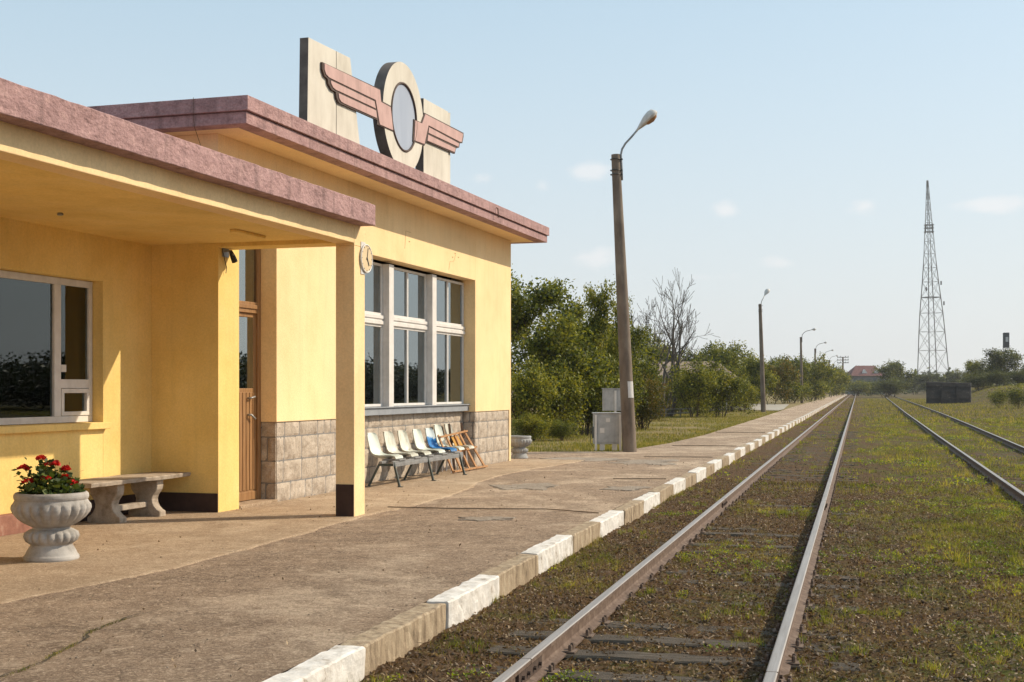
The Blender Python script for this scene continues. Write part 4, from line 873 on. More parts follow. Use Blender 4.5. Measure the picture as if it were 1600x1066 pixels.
# two broken white chairs and leaning wooden frames
for k, (yy_, lb) in enumerate([(24.32, 'white plastic chair behind the leaning wooden frames, next to the blue seat'), (24.92, 'dirty white plastic chair behind the wooden frames, farthest from the blue seat')]):
    ch = T('plastic_chair', lb, 'chair', (-8.9, yy_, 0), 'B')
    ch.part('seat', shell(yy_, -9.07, .46, .42, .93), SEATG if k else SEATW, smooth=True, auto=60)
    for (a, b) in ((-8.95, -.15), (-8.95, .15), (-8.68, -.15), (-8.68, .15)):
        m = MB(); m.bar((a, yy_ + b, .46), (a + (.03 if a > -8.8 else -.03), yy_ + b * 1.2, .01), .025, .025); ch.part('leg', m, WHITEP)
wf = T('wooden_frame', 'orange-brown slatted wooden frame leaning on the station wall beside the blue seat', 'wooden frame', (-8.6, 24.5, 0), 'B')
def lean(y, z, dx=0): return (-8.52 - .27 * z / .8 + dx, y, z)
m = MB(); TH = .032
m.bar(lean(23.78, .72), lean(25.45, .79), TH, .045, (1, 0, 0)); m.bar(lean(24.35, .40), lean(25.72, .455), TH, .045, (1, 0, 0), 0); m.bar(lean(23.95, .05), lean(26.0, .045), TH, .05, (1, 0, 0))
wf.part('rail', m, WOOD2, bevel=.004)
m = MB()
for (a, b) in ((23.80, 24.0), (24.22, 24.5), (24.72, 24.98), (25.02, 25.42), (25.35, 25.95)): m.bar(lean(a, .80 if a > 25.3 else .76, -.034), lean(b, .02, -.034), .06, .025, (1, 0, 0))
wf.part('slat', m, WOOD2, bevel=.004)
m = MB(); m.add([lean(24.55, .70, -.055), lean(24.95, .72, -.055), lean(25.15, .42, -.055), lean(24.68, .40, -.055)], [(0, 1, 2, 3)]); m.add([lean(24.55, .70, -.065), lean(24.95, .72, -.065), lean(25.15, .42, -.065), lean(24.68, .40, -.065)], [(3, 2, 1, 0)])
wf.part('board', m, mat('ochre_board', [(.42, .21, .04), (.52, .28, .06)], scale=4))
wf2 = T('wooden_frame', 'dark broken wooden chair frame standing behind the orange slatted frame', 'wooden frame', (-8.85, 25.2, 0), 'B')
m = MB(); m.bar((-8.9, 25.02, .02), (-8.98, 24.9, .95), .04, .03); m.bar((-8.9, 25.75, .02), (-8.98, 25.65, .95), .04, .03); m.bar((-8.93, 25.0, .6), (-8.93, 25.75, .62), .04, .03); m.tube([(-8.9, 24.1, .45), (-8.85, 24.35, .52), (-8.8, 24.55, .42), (-8.78, 24.6, .2)], .018, 6); wf2.part('frame', m, DARKW)

# ------------------------------------------------------------------ lamp posts
def lamp_post(pos, label, lean_x=-.15, hgt=7.85, arm='up', group='lamp posts along the platform', detail=True, armh=None, rot=0):
    th = T('lamp_post', label, 'lamp post', pos, 'T', group)
    x, y, z = pos
    m = MB(); m.tube([(x, y, z - .1), (x + lean_x * .5, y, z + hgt * .5), (x + lean_x, y, z + hgt)], [.19, .155, .115], 12 if detail else 8); th.part('post', m, CONC, smooth=True, auto=50)
    tx, tz = x + lean_x, z + hgt; m = MB()
    ax, ay = math.cos(R(rot)), math.sin(R(rot))
    def P(a, b): return (tx + a * ax, y + a * ay, tz + b)
    if arm == 'up':
        pts = [P(.17, -.68), P(.16, -.3), P(.14, .0), P(.17, .14), P(.26, .29), P(.42, .46), P(.56, .62)]; hd = P(.54, .60), Vector(P(1.08, 1.10)) - Vector(P(.54, .60))
    else:
        pts = [P(.15, -.6), P(.14, 0), P(.17, .25), P(.35, .5), P(.65, .7), P(1.15, .82)]; hd = P(1.15, .82), Vector(P(1.75, .92)) - Vector(P(1.15, .82))
    m.tube(pts, .028 if detail else .035, 8); th.part('arm', m, METAL if detail else LAT, smooth=True)
    m = MB()
    if detail:
        for dz in (-.13, -.42, -.53): m.tube([(tx + .135 * math.cos(t) + .0, y + .135 * math.sin(t), tz + dz) for t in np.linspace(0, 6.283, 17)], .012, 5, cap=False); m.box(tx + .12, tx + .19, y - .03, y + .03, tz + dz - .015, tz + dz + .015)
        th.part('clamp', m, BLACK)
    p0, d = Vector(hd[0]), Vector(hd[1]); L = d.length; d.normalize(); s = d.cross(Vector((0, 0, 1))).normalized(); u = s.cross(d)
    if u.z < 0: u = -u
    m = MB(); rows = []; prof = [(0, .03, .03), (.12, .05, .05), (.35, .12, .11), (.55, .18, .16), (.75, .21, .18), (.9, .18, .16), (1.0, .08, .06)]
    if arm != 'up': prof = [(a, b, c) for a, b, c in prof]
    for (t, wd, ht) in prof:
        c = p0 + d * (L * t); rows.append([c + s * (wd * math.cos(q)) + u * (ht * math.sin(q) if math.sin(q) > 0 else ht * .45 * math.sin(q)) for q in np.linspace(0, 2 * math.pi, 17)])
    m.grid(rows); m.add(rows[0], [tuple(range(16))]); m.add(rows[-1], [tuple(range(15, -1, -1))])
    hdn = th.part('lamp_head', m, LAMPM, smooth=True)
    m = MB(); rows = []
    for (t, wd, ht) in [(.42, .08, .03), (.5, .13, .08), (.7, .16, .11), (.88, .13, .08), (.95, .04, .01)]:
        c = p0 + d * (L * t); rows.append([c + s * (wd * math.cos(q)) - u * (.02 + ht * math.sin(q)) for q in np.linspace(0, math.pi, 9)])
    m.grid(rows); th.part('lens', m, LENSM, parent=hdn, smooth=True)
    return th
LAMPM = mat('lamp_housing', [(.48, .45, .41), (.64, .61, .57)], scale=6, rough=.5, bump=.05)
LENSM = mat('amber_lens', [(.25, .12, .05), (.38, .2, .09)], scale=8, rough=.3, bump=0)
lp1 = lamp_post((-5.80, 34.2, -.02), 'tallest nearest concrete lamp post, leaning left, beside the grey cabinets', -.38, 7.86, rot=8)
m = MB(); m.grid([[(-5.80 - .38 * z_ / 7.86 + .184 * math.cos(t), 34.2 + .184 * math.sin(t), z_) for t in np.linspace(-1.25, -.25, 7)] for z_ in (1.42, 1.85)]); lp1.part('notice', m, WHITEP)
lamp_post((-6.62, 97, -.02), 'second lamp post from the camera, dark lamp head turned up, beside the side path', -.25, 7.86, 'up', rot=60)
lamp_post((-6.40, 160, -.02), 'third lamp post from the camera, with a long curved arm, before the hedge', -.15, 7.86, 'long', detail=False)
lamp_post((-6.20, 206, -.02), 'fourth lamp post from the camera, right of the third long-armed one', -.1, 7.86, 'long', detail=False)
lamp_post((-5.90, 247, -.02), 'fifth lamp post from the camera, thin with a long curved arm', -.1, 7.86, 'long', detail=False)
lamp_post((-5.75, 288, -.02), 'sixth lamp post from the camera, thin, between the fifth and the faint far ones', -.1, 7.86, 'long', detail=False)
lamp_post((-5.70, 331, -.02), 'seventh lamp post from the camera, very thin and far away', 0, 7.86, 'long', detail=False)
lamp_post((-5.60, 366, -.02), 'eighth and farthest lamp post, barely visible at the end of the platform', 0, 7.86, 'long', detail=False)

# ------------------------------------------------------------------ electric cabinets
def pz(px, py, Zc):
    a = (px - 800) / 2050; c, s = math.cos(R(14.757)), math.sin(R(14.757)); return Vector((Zc * (-s + a * c), Zc * (c + a * s), EYE + Zc * (608 - py) / 2050))
cbp = pz(949, 704, 35.0); rz = R(14.757)
def cabinet(name, label, base, parts):
    th = T(name, label, 'electric cabinet', tuple(base), 'T', None, rz)
    for nm, mb, mt, bv in parts: 
        me = mb.build(nm, mt, th.o, (0, 0, 0), bevel=bv)
    return th
m1 = MB(); m1.box(-.36, .36, -.02, .42, .17, .98); m1.box(-.39, .38, -.04, .44, .98, 1.01)
m2 = MB(); m2.box(-.26, .33, -.035, -.02, .22, .93)
m3 = MB()
for x_ in (-.31, .34): m3.box(x_ - .03, x_ + .03, -.075, -.037, 0, .95)
m3.box(-.2, -.07, .0, .1, 0, .17); m3.box(.13, .26, 0, .1, 0, .17)
m4 = MB(); m4.box(-.40, -.36, .05, .2, .33, .62); m4.tube([(-.37, .1, .62), (-.44, .1, .7), (-.44, .1, .2), (-.37, .1, .1)], .01, 6)
m5 = MB(); m5.box(-.04, .07, -.039, -.036, .76, .86); m5.box(-.2, -.08, -.039, -.036, .47, .60)
cabinet('electric_cabinet', 'grey steel cabinet on short legs left of the nearest lamp post', cbp, [('body', m1, CABM, .008), ('door', m2, CABM, .004), ('leg', m3, WHITEP, .004), ('switch_box', m4, DMETAL, .004), ('sign_plate', m5, WHITEP, 0)])
cb2 = pz(957, 704, 35.9)
m1 = MB(); m1.box(-.26, .24, 0, .25, 1.08, 1.68); m1.box(-.28, .26, -.02, .27, 1.68, 1.70)
m2 = MB(); m2.box(-.23, .05, -.012, 0, 1.10, 1.66); m2.box(.11, .23, -.012, 0, 1.10, 1.66)
m3 = MB(); m3.box(.05, .11, -.04, .0, 0, 1.64)
cabinet('electric_cabinet', 'smaller pale grey meter cabinet on a post above the low grey cabinet', cb2, [('body', m1, CABM, .008), ('door', m2, CABM, .004), ('leg', m3, WHITEP, .004)])

# ------------------------------------------------------------------ trees
def grow(seed, h, stems=1, rmin=0, spread=.45, levels=4, droop=0, lean_=0, first=.2, kids=(5, 4, 4), trunk_r=.09, crooked=.12):
    r = random.Random(seed); mb = MB(); tips = []
    def br(p, d, L, rad, lv):
        n = 5 if lv < 2 else 3; pts = [p]; rr = [rad]; q = p.copy(); dd = d.copy()
        for i in range(n):
            dd = (dd + Vector((r.gauss(0, crooked), r.gauss(0, crooked), r.gauss(0, crooked * .6) + (.05 if lv else .03)))).normalized(); q = q + dd * (L / n); pts.append(q.copy()); rr.append(max(rmin, rad * (1 - .75 * (i + 1) / n)))
        mb.tube(pts, rr, 6 if lv < 2 else 4, cap=False)
        if lv >= 2: tips.extend([pts[-1]] + ([pts[-2]] if lv >= 2 else []) + ([pts[1]] if lv >= 3 else []))
        if lv < levels - 1:
            for k in range(kids[min(lv, len(kids) - 1)]):
                t = first + (1 - first) * (k + r.random()) / kids[min(lv, len(kids) - 1)] if lv == 0 else .25 + .75 * r.random()
                f = t * n; i = min(int(f), n - 1); pp = pts[i].lerp(pts[i + 1], f - i); ang = r.uniform(0, 6.283); sd = dd.orthogonal(); sd.rotate(Matrix.Rotation(ang, 3, dd).to_quaternion()); sd.normalize()
                nd = (dd * (1 - spread) + sd * (spread + .25) + Vector((0, 0, .15))).normalized(); br(pp, nd, L * r.uniform(.42, .62) * (1.15 - .45 * t if lv == 0 else 1), rad * (1 - .7 * t) * .62, lv + 1)
    for s_ in range(stems):
        a = r.uniform(0, 6.28); o = (.0 if stems == 1 else .1 * h * r.random()); tl = lean_ if stems == 1 else r.uniform(.15, .5)
        br(Vector((o * math.cos(a), o * math.sin(a), -.15)), Vector((tl * math.cos(a), tl * math.sin(a), 1)).normalized(), h * (.72 if stems == 1 else r.uniform(.55, .75)), trunk_r * (1 if stems == 1 else .5), 0)
    return mb, [np.array(t) for t in tips]
PROT = {}
def proto(key, seed, h, nleaf, lsz, sig, leafm, bark=BARK, **k):
    mb, tips = grow(seed, h, **k); g = np.random.default_rng(seed)
    tm = mb.build('trunk', bark, smooth=True); T_ = np.array(tips)
    if nleaf:
        ix = g.integers(0, len(T_), nleaf); c = T_[ix] + g.normal(size=(nleaf, 3)) * sig * np.array([1, 1, .75]); c = c[c[:, 2] > .05]
        V, F = quads(c, lsz, .25, .6, rng=g); cr = npmesh('crown', V, F, leafm); cme = cr.data; bpy.data.objects.remove(cr)
    else: cme = None
    tme = tm.data; bpy.data.objects.remove(tm); ext = T_[:, 2].max(); PROT[key] = (tme, cme, ext + sig * .8, np.abs(T_[:, :2]).max() + sig)
def tree(key, pos, hgt, label, cat='tree', name='tree', wide=1.0, rz=None, group=None, leafm=None):
    tme, cme, ext, wid = PROT[key]; o = bpy.data.objects.new(name, None); C.collection.objects.link(o); o.location = pos; s = hgt / ext; o.scale = (s * wide, s * wide, s); o.rotation_euler = (0, 0, rz if rz is not None else rnd.uniform(0, 6.28)); o.empty_display_size = .3
    tag(o, label, cat, group)
    for nm, me in (('trunk', tme), ('crown', cme)):
        if me is None: continue
        c = bpy.data.objects.new(nm, me); C.collection.objects.link(c); c.parent = o
        if nm == 'crown' and leafm: c.material_slots[0].link = 'OBJECT'; c.material_slots[0].material = leafm
    return o
proto('A', 11, 6, 19000, .15, .24, LEAFA, stems=1, spread=.5, levels=4, kids=(9, 5, 4), first=.12)
proto('B', 23, 6, 17000, .15, .22, LEAFB, stems=1, spread=.38, levels=4, kids=(10, 5, 4), first=.1)
proto('C', 31, 3, 9500, .105, .15, LEAFB, stems=7, spread=.45, levels=3, kids=(6, 5), trunk_r=.06, first=.1)
proto('D', 41, 3, 9500, .10, .18, LEAFA, stems=9, spread=.5, levels=3, kids=(6, 5), trunk_r=.06, first=.05)
proto('F', 51, 6, 9000, .22, .33, LEAFA, stems=3, spread=.5, levels=4, kids=(7, 4, 3), first=.08)
proto('G', 61, 6, 9000, .22, .32, LEAFB, stems=2, spread=.5, levels=4, kids=(8, 4, 3), first=.08)
proto('N', 75, 8, 0, 0, .02, LEAFA, BAREB, rmin=.011, stems=5, spread=.34, levels=4, kids=(5, 4, 5), trunk_r=.30, first=.3, crooked=.10)
proto('H', 81, 3, 4500, .13, .22, LEAFB, stems=10, spread=.35, levels=3, kids=(5, 4), trunk_r=.03, first=.05)
def at(px, Zc, z=-.05): p = pz(px, 608, Zc); return (p.x, p.y, z)
def hz(py, Zc): return EYE + (608 - py) * Zc / 2050 + .05
def tr(key, px, Zc, topy, label, z=-.05, **k): return tree(key, at(px, Zc, z), hz(topy, Zc) - (z + .05), label, **k)
tr('A', 846, 49, 424, 'tall broad tree rising just right of the station corner', wide=.9, rz=1.2)
tr('B', 900, 54, 462, 'tree between the tall broad one and the pointed one behind the cabinets', wide=.75, rz=2)
tr('B', 948, 50, 438, 'pointed upright tree directly behind the grey cabinets', wide=.62, rz=4.1)
tr('B', 922, 52, 474, 'narrow young tree left of the pointed upright tree', wide=.42, rz=1)
tr('B', 968, 52, 462, 'narrow young tree right of the pointed one, behind the lamp post', wide=.42, rz=5)
tr('A', 1000, 57, 500, 'round tree immediately right of the nearest lamp post', wide=.7, rz=.3)
tr('C', 826, 44, 560, 'leafy shrub at the foot of the trees by the station corner', name='shrub', cat='shrub', wide=.8)
tr('C', 872, 46, 560, 'leafy shrub left of the cabinets, second from the station corner', name='shrub', cat='shrub', wide=.8)
tr('D', 915, 48, 570, 'dark dense shrub right behind the low grey cabinet', name='shrub', cat='shrub', wide=.8)
tr('C', 960, 50, 560, 'bright shrub hidden partly by the nearest lamp post', name='shrub', cat='shrub', wide=.8)
tr('D', 1005, 54, 575, 'shrub right of the nearest lamp post with yellowing leaves', name='shrub', cat='shrub', wide=.8, leafm=LEAFC)
tr('A', 800, 58, 445, 'tree mostly hidden behind the far corner of the station', wide=.9)
tr('F', 880, 66, 490, 'dark tree standing behind the two near trees', wide=1)
tr('F', 935, 70, 510, 'dark tree in the second row behind the pointed tree', wide=1)
tr('F', 990, 74, 520, 'dark tree in the second row behind the round tree', wide=1)
tr('C', 832, 42.5, 645, 'low brownish twiggy bush beside the empty urn', name='shrub', cat='shrub', wide=1.4, leafm=LEAFB)
tr('D', 880, 43, 650, 'low bush on the grass left of the low cabinet', name='shrub', cat='shrub', wide=1.3)
tree('N', at(1038, 80), hz(420, 80), 'tall bare leafless tree with pale branches', rz=2.4, wide=.75, name='bare_tree')
tr('C', 1085, 78, 560, 'bright green bush right of the bare tree', name='shrub', cat='shrub', wide=.85)
tr('C', 1125, 80, 562, 'bright green bush left of the white sign', name='shrub', cat='shrub', wide=.85, rz=2)
tr('C', 1048, 84, 585, 'dark tangled bush around the foot of the bare tree', name='shrub', cat='shrub', wide=1.0, leafm=LEAFA)
tr('C', 1062, 88, 572, 'bush between the bare tree and the bright bushes', name='shrub', cat='shrub', wide=.9, rz=1)
tr('D', 1105, 92, 570, 'dense bush hiding the wall of the old house', name='shrub', cat='shrub', wide=1.0, rz=2)
tr('D', 1143, 100, 585, 'dense dark bush behind the white sign', name='shrub', cat='shrub', wide=.95, rz=3)
tr('D', 1090, 96, 580, 'bush standing before the middle of the old roof', name='shrub', cat='shrub', wide=1.1, rz=4)
tr('A', 1168, 106, 556, 'dark tree between the old roof and the second lamp post', wide=.8)
tr('G', 1150, 112, 560, 'small tree hiding the right end of the old roof', wide=.7)
tr('C', 1160, 98, 592, 'rounded bush between the white sign and the second lamp post', name='shrub', cat='shrub', wide=.95)
tr('G', 1030, 112, 520, 'tree behind the bare tree, left of the old roof', wide=.8)
tr('F', 1075, 125, 543, 'tree rising behind the old sheet roof, left half', wide=.8)
tr('G', 1110, 128, 536, 'tree rising behind the old sheet roof, right half', wide=.8, rz=3)
tr('F', 1150, 120, 533, 'tree right of the old sheet roof', wide=.75)
tr('G', 1180, 128, 547, 'tree just left of the second lamp post', wide=.8)
tr('G', 1205, 140, 556, 'yellow-brown autumn tree just right of the second lamp post', wide=.85, leafm=LEAFC)
tr('F', 1226, 150, 560, 'dark tree in the row left of the third lamp post', wide=.95)
tr('F', 1246, 165, 556, 'dark tree right behind the third lamp post', wide=.95)
tr('G', 1262, 185, 553, 'tree between the third and fourth lamp posts', wide=.9)
tr('F', 1281, 215, 564, 'tree behind the fourth lamp post', wide=1)
tr('G', 1294, 250, 572, 'tree behind the fifth lamp post', wide=1)
tr('F', 1306, 290, 574, 'tree behind the sixth and seventh lamp posts', wide=1.1)
tr('F', 1318, 340, 580, 'last tree of the row beside the far utility pole', wide=1.1)
tr('D', 1175, 150, 592, 'low bush beside the side path', name='shrub', cat='shrub', wide=1.2)
tr('C', 1235, 155, 590, 'low bush at the foot of the third lamp post', name='shrub', cat='shrub', wide=1.3)
tr('C', 1268, 190, 592, 'low bush at the foot of the fourth lamp post', name='shrub', cat='shrub', wide=1.5)
tr('C', 1338, 350, 594, 'low bush before the left end of the red-roofed house', name='shrub', cat='shrub', wide=2.0)
tr('C', 1358, 360, 597, 'lowest bush before the middle of the red-roofed house', name='shrub', cat='shrub', wide=2.4)
LEAFD = leafmat('leaf_dark', [(.015, .022, .006), (.038, .05, .010), (.085, .10, .018), (.16, .17, .03)], .3)
# right-hand side
def gz(px, Zc):
    p = pz(px, 608, Zc); return float(ghf(np.array([p.x]), np.array([p.y]))[0])
def tg(key, px, Zc, topy, label, **k):
    if key != 'H': k.setdefault('leafm', LEAFD)
    z = gz(px, Zc); return tree(key, at(px, Zc, z), EYE + (608 - topy) * Zc / 2050 - z, label, **k)
tg('D', 1384, 290, 586, 'low dense bush at the foot of the big round dark bush', name='shrub', cat='shrub', wide=1.6)
tg('F', 1396, 300, 564, 'big round dark bush between the tracks and the far house', name='shrub', cat='shrub', wide=1.2)
for k, (px, Z, ty, lb, ky) in enumerate([(1428, 420, 584, 'small bush right of the big round dark bush', 'F'), (1446, 400, 580, 'bush standing left below the lattice tower', 'G'), (1466, 400, 582, 'bush under the middle of the lattice tower', 'F'), (1488, 390, 576, 'bush under the right leg of the lattice tower', 'G'), (1507, 400, 580, 'bush behind the right end of the black block', 'F')]):
    tg(ky, px, Z, ty, lb, name='shrub', cat='shrub', wide=1.3)
tg('F', 1528, 230, 562, 'thin-crowned greyish tree left of the narrow dark tower', wide=.9, leafm=LEAFB)
tg('D', 1530, 212, 580, 'low dense bush filling the left end of the right-hand clump', name='shrub', cat='shrub', wide=1.5)
tg('D', 1560, 210, 576, 'low dense bush under the tallest tree of the right clump', name='shrub', cat='shrub', wide=1.5, rz=1)
tg('D', 1590, 212, 574, 'low dense bush right of the tallest tree of the right clump', name='shrub', cat='shrub', wide=1.5, rz=2)
tg('G', 1552, 225, 560, 'tree in the clump left below the narrow dark tower', wide=.9)
tg('F', 1574, 220, 544, 'tallest tree of the right clump, in front of the narrow dark tower', wide=1.1, rz=2)
tg('F', 1602, 225, 566, 'tree cut by the right edge of the view', wide=1.0)
tg('G', 1540, 215, 578, 'dark low tree at the left end of the right-hand clump', wide=1.1)
tg('H', 1562, 128, 603, 'small feathery yellow-green shrub on the right bank', name='shrub', cat='shrub', wide=1.0)
tg('H', 1592, 124, 597, 'larger feathery shrub at the right edge on the bank', name='shrub', cat='shrub', wide=1.2, rz=2)
# woods across the line to the right, outside the photograph, seen mirrored in the windows
r5 = random.Random(9)
cs_ = []
for k in range(34):
    y = 40 + k * 7.5; x = 62 + r5.uniform(-5, 5); hh = 3.9 + 1.5 * r5.random() + (2.0 if k % 11 == 4 else 0); c = nr.normal(size=(14000, 3)) * np.array([3.2, 3.2, hh * .2]) + np.array([x, y, hh * .5]); cs_.append(c[(c[:, 2] > 0) & (c[:, 2] < hh)])
V, F = quads(np.concatenate(cs_), .34, .2, .8); tag(npmesh('woodland', V, F, leafmat('dark_leaf', [(.015, .02, .006), (.03, .038, .010), (.05, .055, .014)], .15)), kind='stuff', label='low wood across the tracks mirrored in the windows', cat='wood')
# distant woods closing the horizon
cs_ = []
for k in range(150):
    t = k / 149; px = -200 + 2100 * t; Z = r5.uniform(480, 620); p = pz(px, 608, Z); hh = r5.uniform(5.5, 10) * (1 if px > 1000 else 1.1); c = nr.normal(size=(260, 3)) * np.array([6, 4, hh * .22]) + np.array([p.x, p.y, hh * .42]); cs_.append(c[(c[:, 2] > -.5) & (c[:, 2] < hh)]) if not 1322 < px < 1384 else None
V, F = quads(np.concatenate(cs_), 1.7, .2, .8); tag(npmesh('far_woodland', V, F, LEAFA), kind='stuff', label='hazy far wood closing the horizon', cat='wood')

# ------------------------------------------------------------------ low rail fence, sign, old roof, far house, mast, block, slim tower
fn_ = T('low_fence', 'low dark pipe fence across the foot of the bare tree', 'fence', at(1040, 76))
pa, pb = Vector(at(985, 74)), Vector(at(1078, 80)); m = MB()
for hgt in (.25, .5): m.tube([pa + Vector((0, 0, hgt)), pb + Vector((0, 0, hgt))], .03, 6)
fn_.part('rail', m, LAT); 
for k in range(4):
    q = pa.lerp(pb, (k + .3) / 4); m = MB(); m.tube([q + Vector((0, 0, -.1)), q + Vector((0, 0, .55))], .035, 6); fn_.part('post', m, LAT)
sg = T('white_sign', 'small white board on a post at the edge of the bushes', 'sign', at(1135, 90)); q = Vector(at(1135, 90)); m = MB(); m.obox(q + Vector((0, 0, 2.0)), .25, .03, .34, Matrix.Rotation(rz, 3, 'Z')); sg.part('board', m, WHITEP); m = MB(); m.tube([q, q + Vector((0, .05, 2.2))], .04, 6); sg.part('post', m, METAL)
OHX = 0
oh = T('old_house', 'low old house with a faded sheet roof hidden among trees', 'house', at(1076, 104)); q = Vector(at(1076, 104))
m = MB(); m.obox(q + Vector((0, 0, 1.2)), 2.9, 2.4, 1.3, Matrix.Rotation(rz + .1, 3, 'Z')); oh.part('wall', m, WALLG)
m = MB(); Mx = Matrix.Rotation(rz + .1, 3, 'Z'); m.add([q + Mx @ Vector(v) for v in [(-3.3, -2.9, 2.35), (3.3, -2.9, 2.55), (3.3, 2.9, 2.55), (-3.3, 2.9, 2.55), (-3.0, 0, 3.85), (2.3, 0, 3.9)]], [(0, 1, 5, 4), (1, 2, 5), (2, 3, 4, 5), (3, 0, 4), (3, 2, 1, 0)]); oh.part('roof', m, ROOFO)
m = MB(); m.obox(q + Mx @ Vector((2.2, -2.42, 1.3)), .35, .03, .5, Mx); oh.part('window', m, WHITEP)
fh = T('far_house', 'large grey house with a red hipped roof at the end of the line', 'house', at(1351, 440, -.2)); q = Vector(at(1351, 440, -.2)); Mx = Matrix.Rotation(rz, 3, 'Z')
m = MB(); m.obox(q + Vector((0, 0, 3.0)), 5.5, 4.5, 3.2, Mx); fh.part('wall', m, WALLG)
m = MB(); m.add([q + Mx @ Vector(v) for v in [(-6.1, -5.2, 6.2), (6.1, -5.2, 6.2), (6.1, 5.2, 6.2), (-6.1, 5.2, 6.2), (-3.0, 0, 9.7), (3.4, 0, 9.7)]], [(0, 1, 5, 4), (1, 2, 5), (2, 3, 4, 5), (3, 0, 4), (3, 2, 1, 0)]); rf = fh.part('roof', m, ROOFT)
for dx_ in (-1.0, 3.0): m = MB(); m.add([q + Mx @ Vector(v) for v in [(dx_ - .9, -3.9, 7.1), (dx_ + .9, -3.9, 7.1), (dx_, -3.9, 8.4), (dx_, -1.2, 8.4)]], [(0, 1, 2), (0, 2, 3), (1, 3, 2)]); fh.part('dormer', m, WHITEP, parent=rf)
for r_ in range(2):
    for k in range(5): m = MB(); m.obox(q + Mx @ Vector((-4.3 + k * 2.15, -4.53, 1.9 + r_ * 2.7)), .55, .04, .75, Mx); fh.part('window', m, mat('far_window', [(.10, .11, .12), (.14, .15, .16)]) if k + r_ == 0 else bpy.data.materials['far_window'])
up = T('utility_pole', 'far utility pole with stacked crossarms left of the red-roofed house', 'utility pole', at(1317, 380)); q = Vector(at(1317, 380)); m = MB(); m.tube([q, q + Vector((0, 0, 11.0))], [.3, .22], 8); up.part('post', m, CONC)
m = MB()
for hgt in (9.3, 10.1, 10.9): m.bar(q + Vector((-1.6, 0, hgt)), q + Vector((1.6, .5, hgt)), .16, .2)
for hgt in (9.3, 10.1, 10.9):
    for x_ in (-1.5, -.7, .7, 1.5): m.box(q.x + x_ - .07, q.x + x_ + .07, q.y, q.y + .14, q.z + hgt, q.z + hgt + .4)
up.part('crossarm', m, LAT)
# lattice tower
Zt = 420; q = Vector(at(1459, Zt, .0)); MAST = mat('mast_steel', [(.17, .15, .14), (.25, .23, .215)], scale=3, rough=.6, bump=0)
lt = T('lattice_tower', 'tall tapering steel lattice mast standing alone in the sky at the right', 'lattice tower', tuple(q))
HT = 67; Mx = Matrix.Rotation(rz + .25, 3, 'Z')
def hw(z): return float(np.interp(z, [0, 24, 38, 45, 52, 58, 68.5], [3.75, 2.7, 1.65, 1.25, .95, .6, .16]))
top_off = Vector((-2.0, 0, 0))
def cor(k, z): s = hw(z); a, b = [(-1, -1), (1, -1), (1, 1), (-1, 1)][k]; return q + Mx @ Vector((a * s, b * s, 0)) + Vector((-1.9 * z / HT, 0, z))
lv = [0, 7, 14, 20, 26, 31, 36, 40.5, 45, 49, 52, 55, 58, 61.5, 65, 68.5]
for k in range(4): m = MB(); m.tube([cor(k, z) for z in lv], [.15] * 8 + [.10] * (len(lv) - 8), 6); lt.part('leg', m, MAST)
m = MB()
for i in range(len(lv) - 1):
    for k in range(4):
        a, b = cor(k, lv[i]), cor((k + 1) % 4, lv[i]); c, d = cor(k, lv[i + 1]), cor((k + 1) % 4, lv[i + 1]); t = .055 if i < 9 else .04
        m.tube([a, d], t, 4); m.tube([b, c], t, 4)
        if i: m.tube([a, b], (.06 if i not in (5,) else .16), 4)
lt.part('bracing', m, MAST)
m = MB(); cz_ = cor(0, 52); cc = sum((cor(k, 52) for k in range(4)), Vector()) / 4
for dz in (0, 1.2, 2.2): 
    for k in range(4): a, b = [(-1, -1), (1, -1), (1, 1), (-1, 1)][k], [(-1, -1), (1, -1), (1, 1), (-1, 1)][(k + 1) % 4]; m.tube([cc + Mx @ Vector((a[0] * 1.1, a[1] * 1.1, dz)), cc + Mx @ Vector((b[0] * 1.1, b[1] * 1.1, dz))], .13, 4)
for k in range(4): a = [(-1, -1), (1, -1), (1, 1), (-1, 1)][k]; m.box(cc.x + a[0] * 1.1 - .2, cc.x + a[0] * 1.1 + .2, cc.y + a[1] - .3, cc.y + a[1] + .3, cc.z - .3, cc.z + 2.4)
lt.part('platform_cage', m, MAST)
for (z, sd) in ((35.5, 1), (33.5, -1), (29, 1)):
    c = cor(1 if sd > 0 else 0, z) + Vector((sd * .7, 0, 0)); m = MB(); m.box(c.x - .22, c.x + .22, c.y - .2, c.y + .2, c.z - .6, c.z + .6); lt.part('antenna', m, MAST)
# black block
bz = [pz(1447, 631, 165), pz(1517, 628, 168)]; z0 = -.5
bk = T('black_block', 'low black rectangular steel loading wall standing right of the second track', 'block', (bz[0].x, bz[0].y, z0))
m = MB(); A = Vector((bz[0].x, bz[0].y, 0)); B = Vector((bz[1].x, bz[1].y, 0)); dv = (B - A).normalized(); nv = Vector((-dv.y, dv.x, 0)) * (1 if dv.x > 0 else -1); ztop = 2.58
P8 = [A, B, B + Vector((.25, 2.4, 0)), A + Vector((.55, 2.4, 0))]; m.add([p + Vector((0, 0, z0)) for p in P8] + [p + Vector((0, 0, ztop - .14 * i_)) for i_, p in zip((0, 1, 1, 0), P8)], [(0, 3, 2, 1), (4, 5, 6, 7), (0, 1, 5, 4), (1, 2, 6, 5), (2, 3, 7, 6), (3, 0, 4, 7)])
bk.part('body', m, BLOCKM, bevel=.05)
m = MB()
for t in (.33, .66): p = A.lerp(B, t) - nv * .04; m.bar(p + Vector((0, 0, z0 + .3)), p + Vector((0, 0, ztop - .35)), .10, .08)
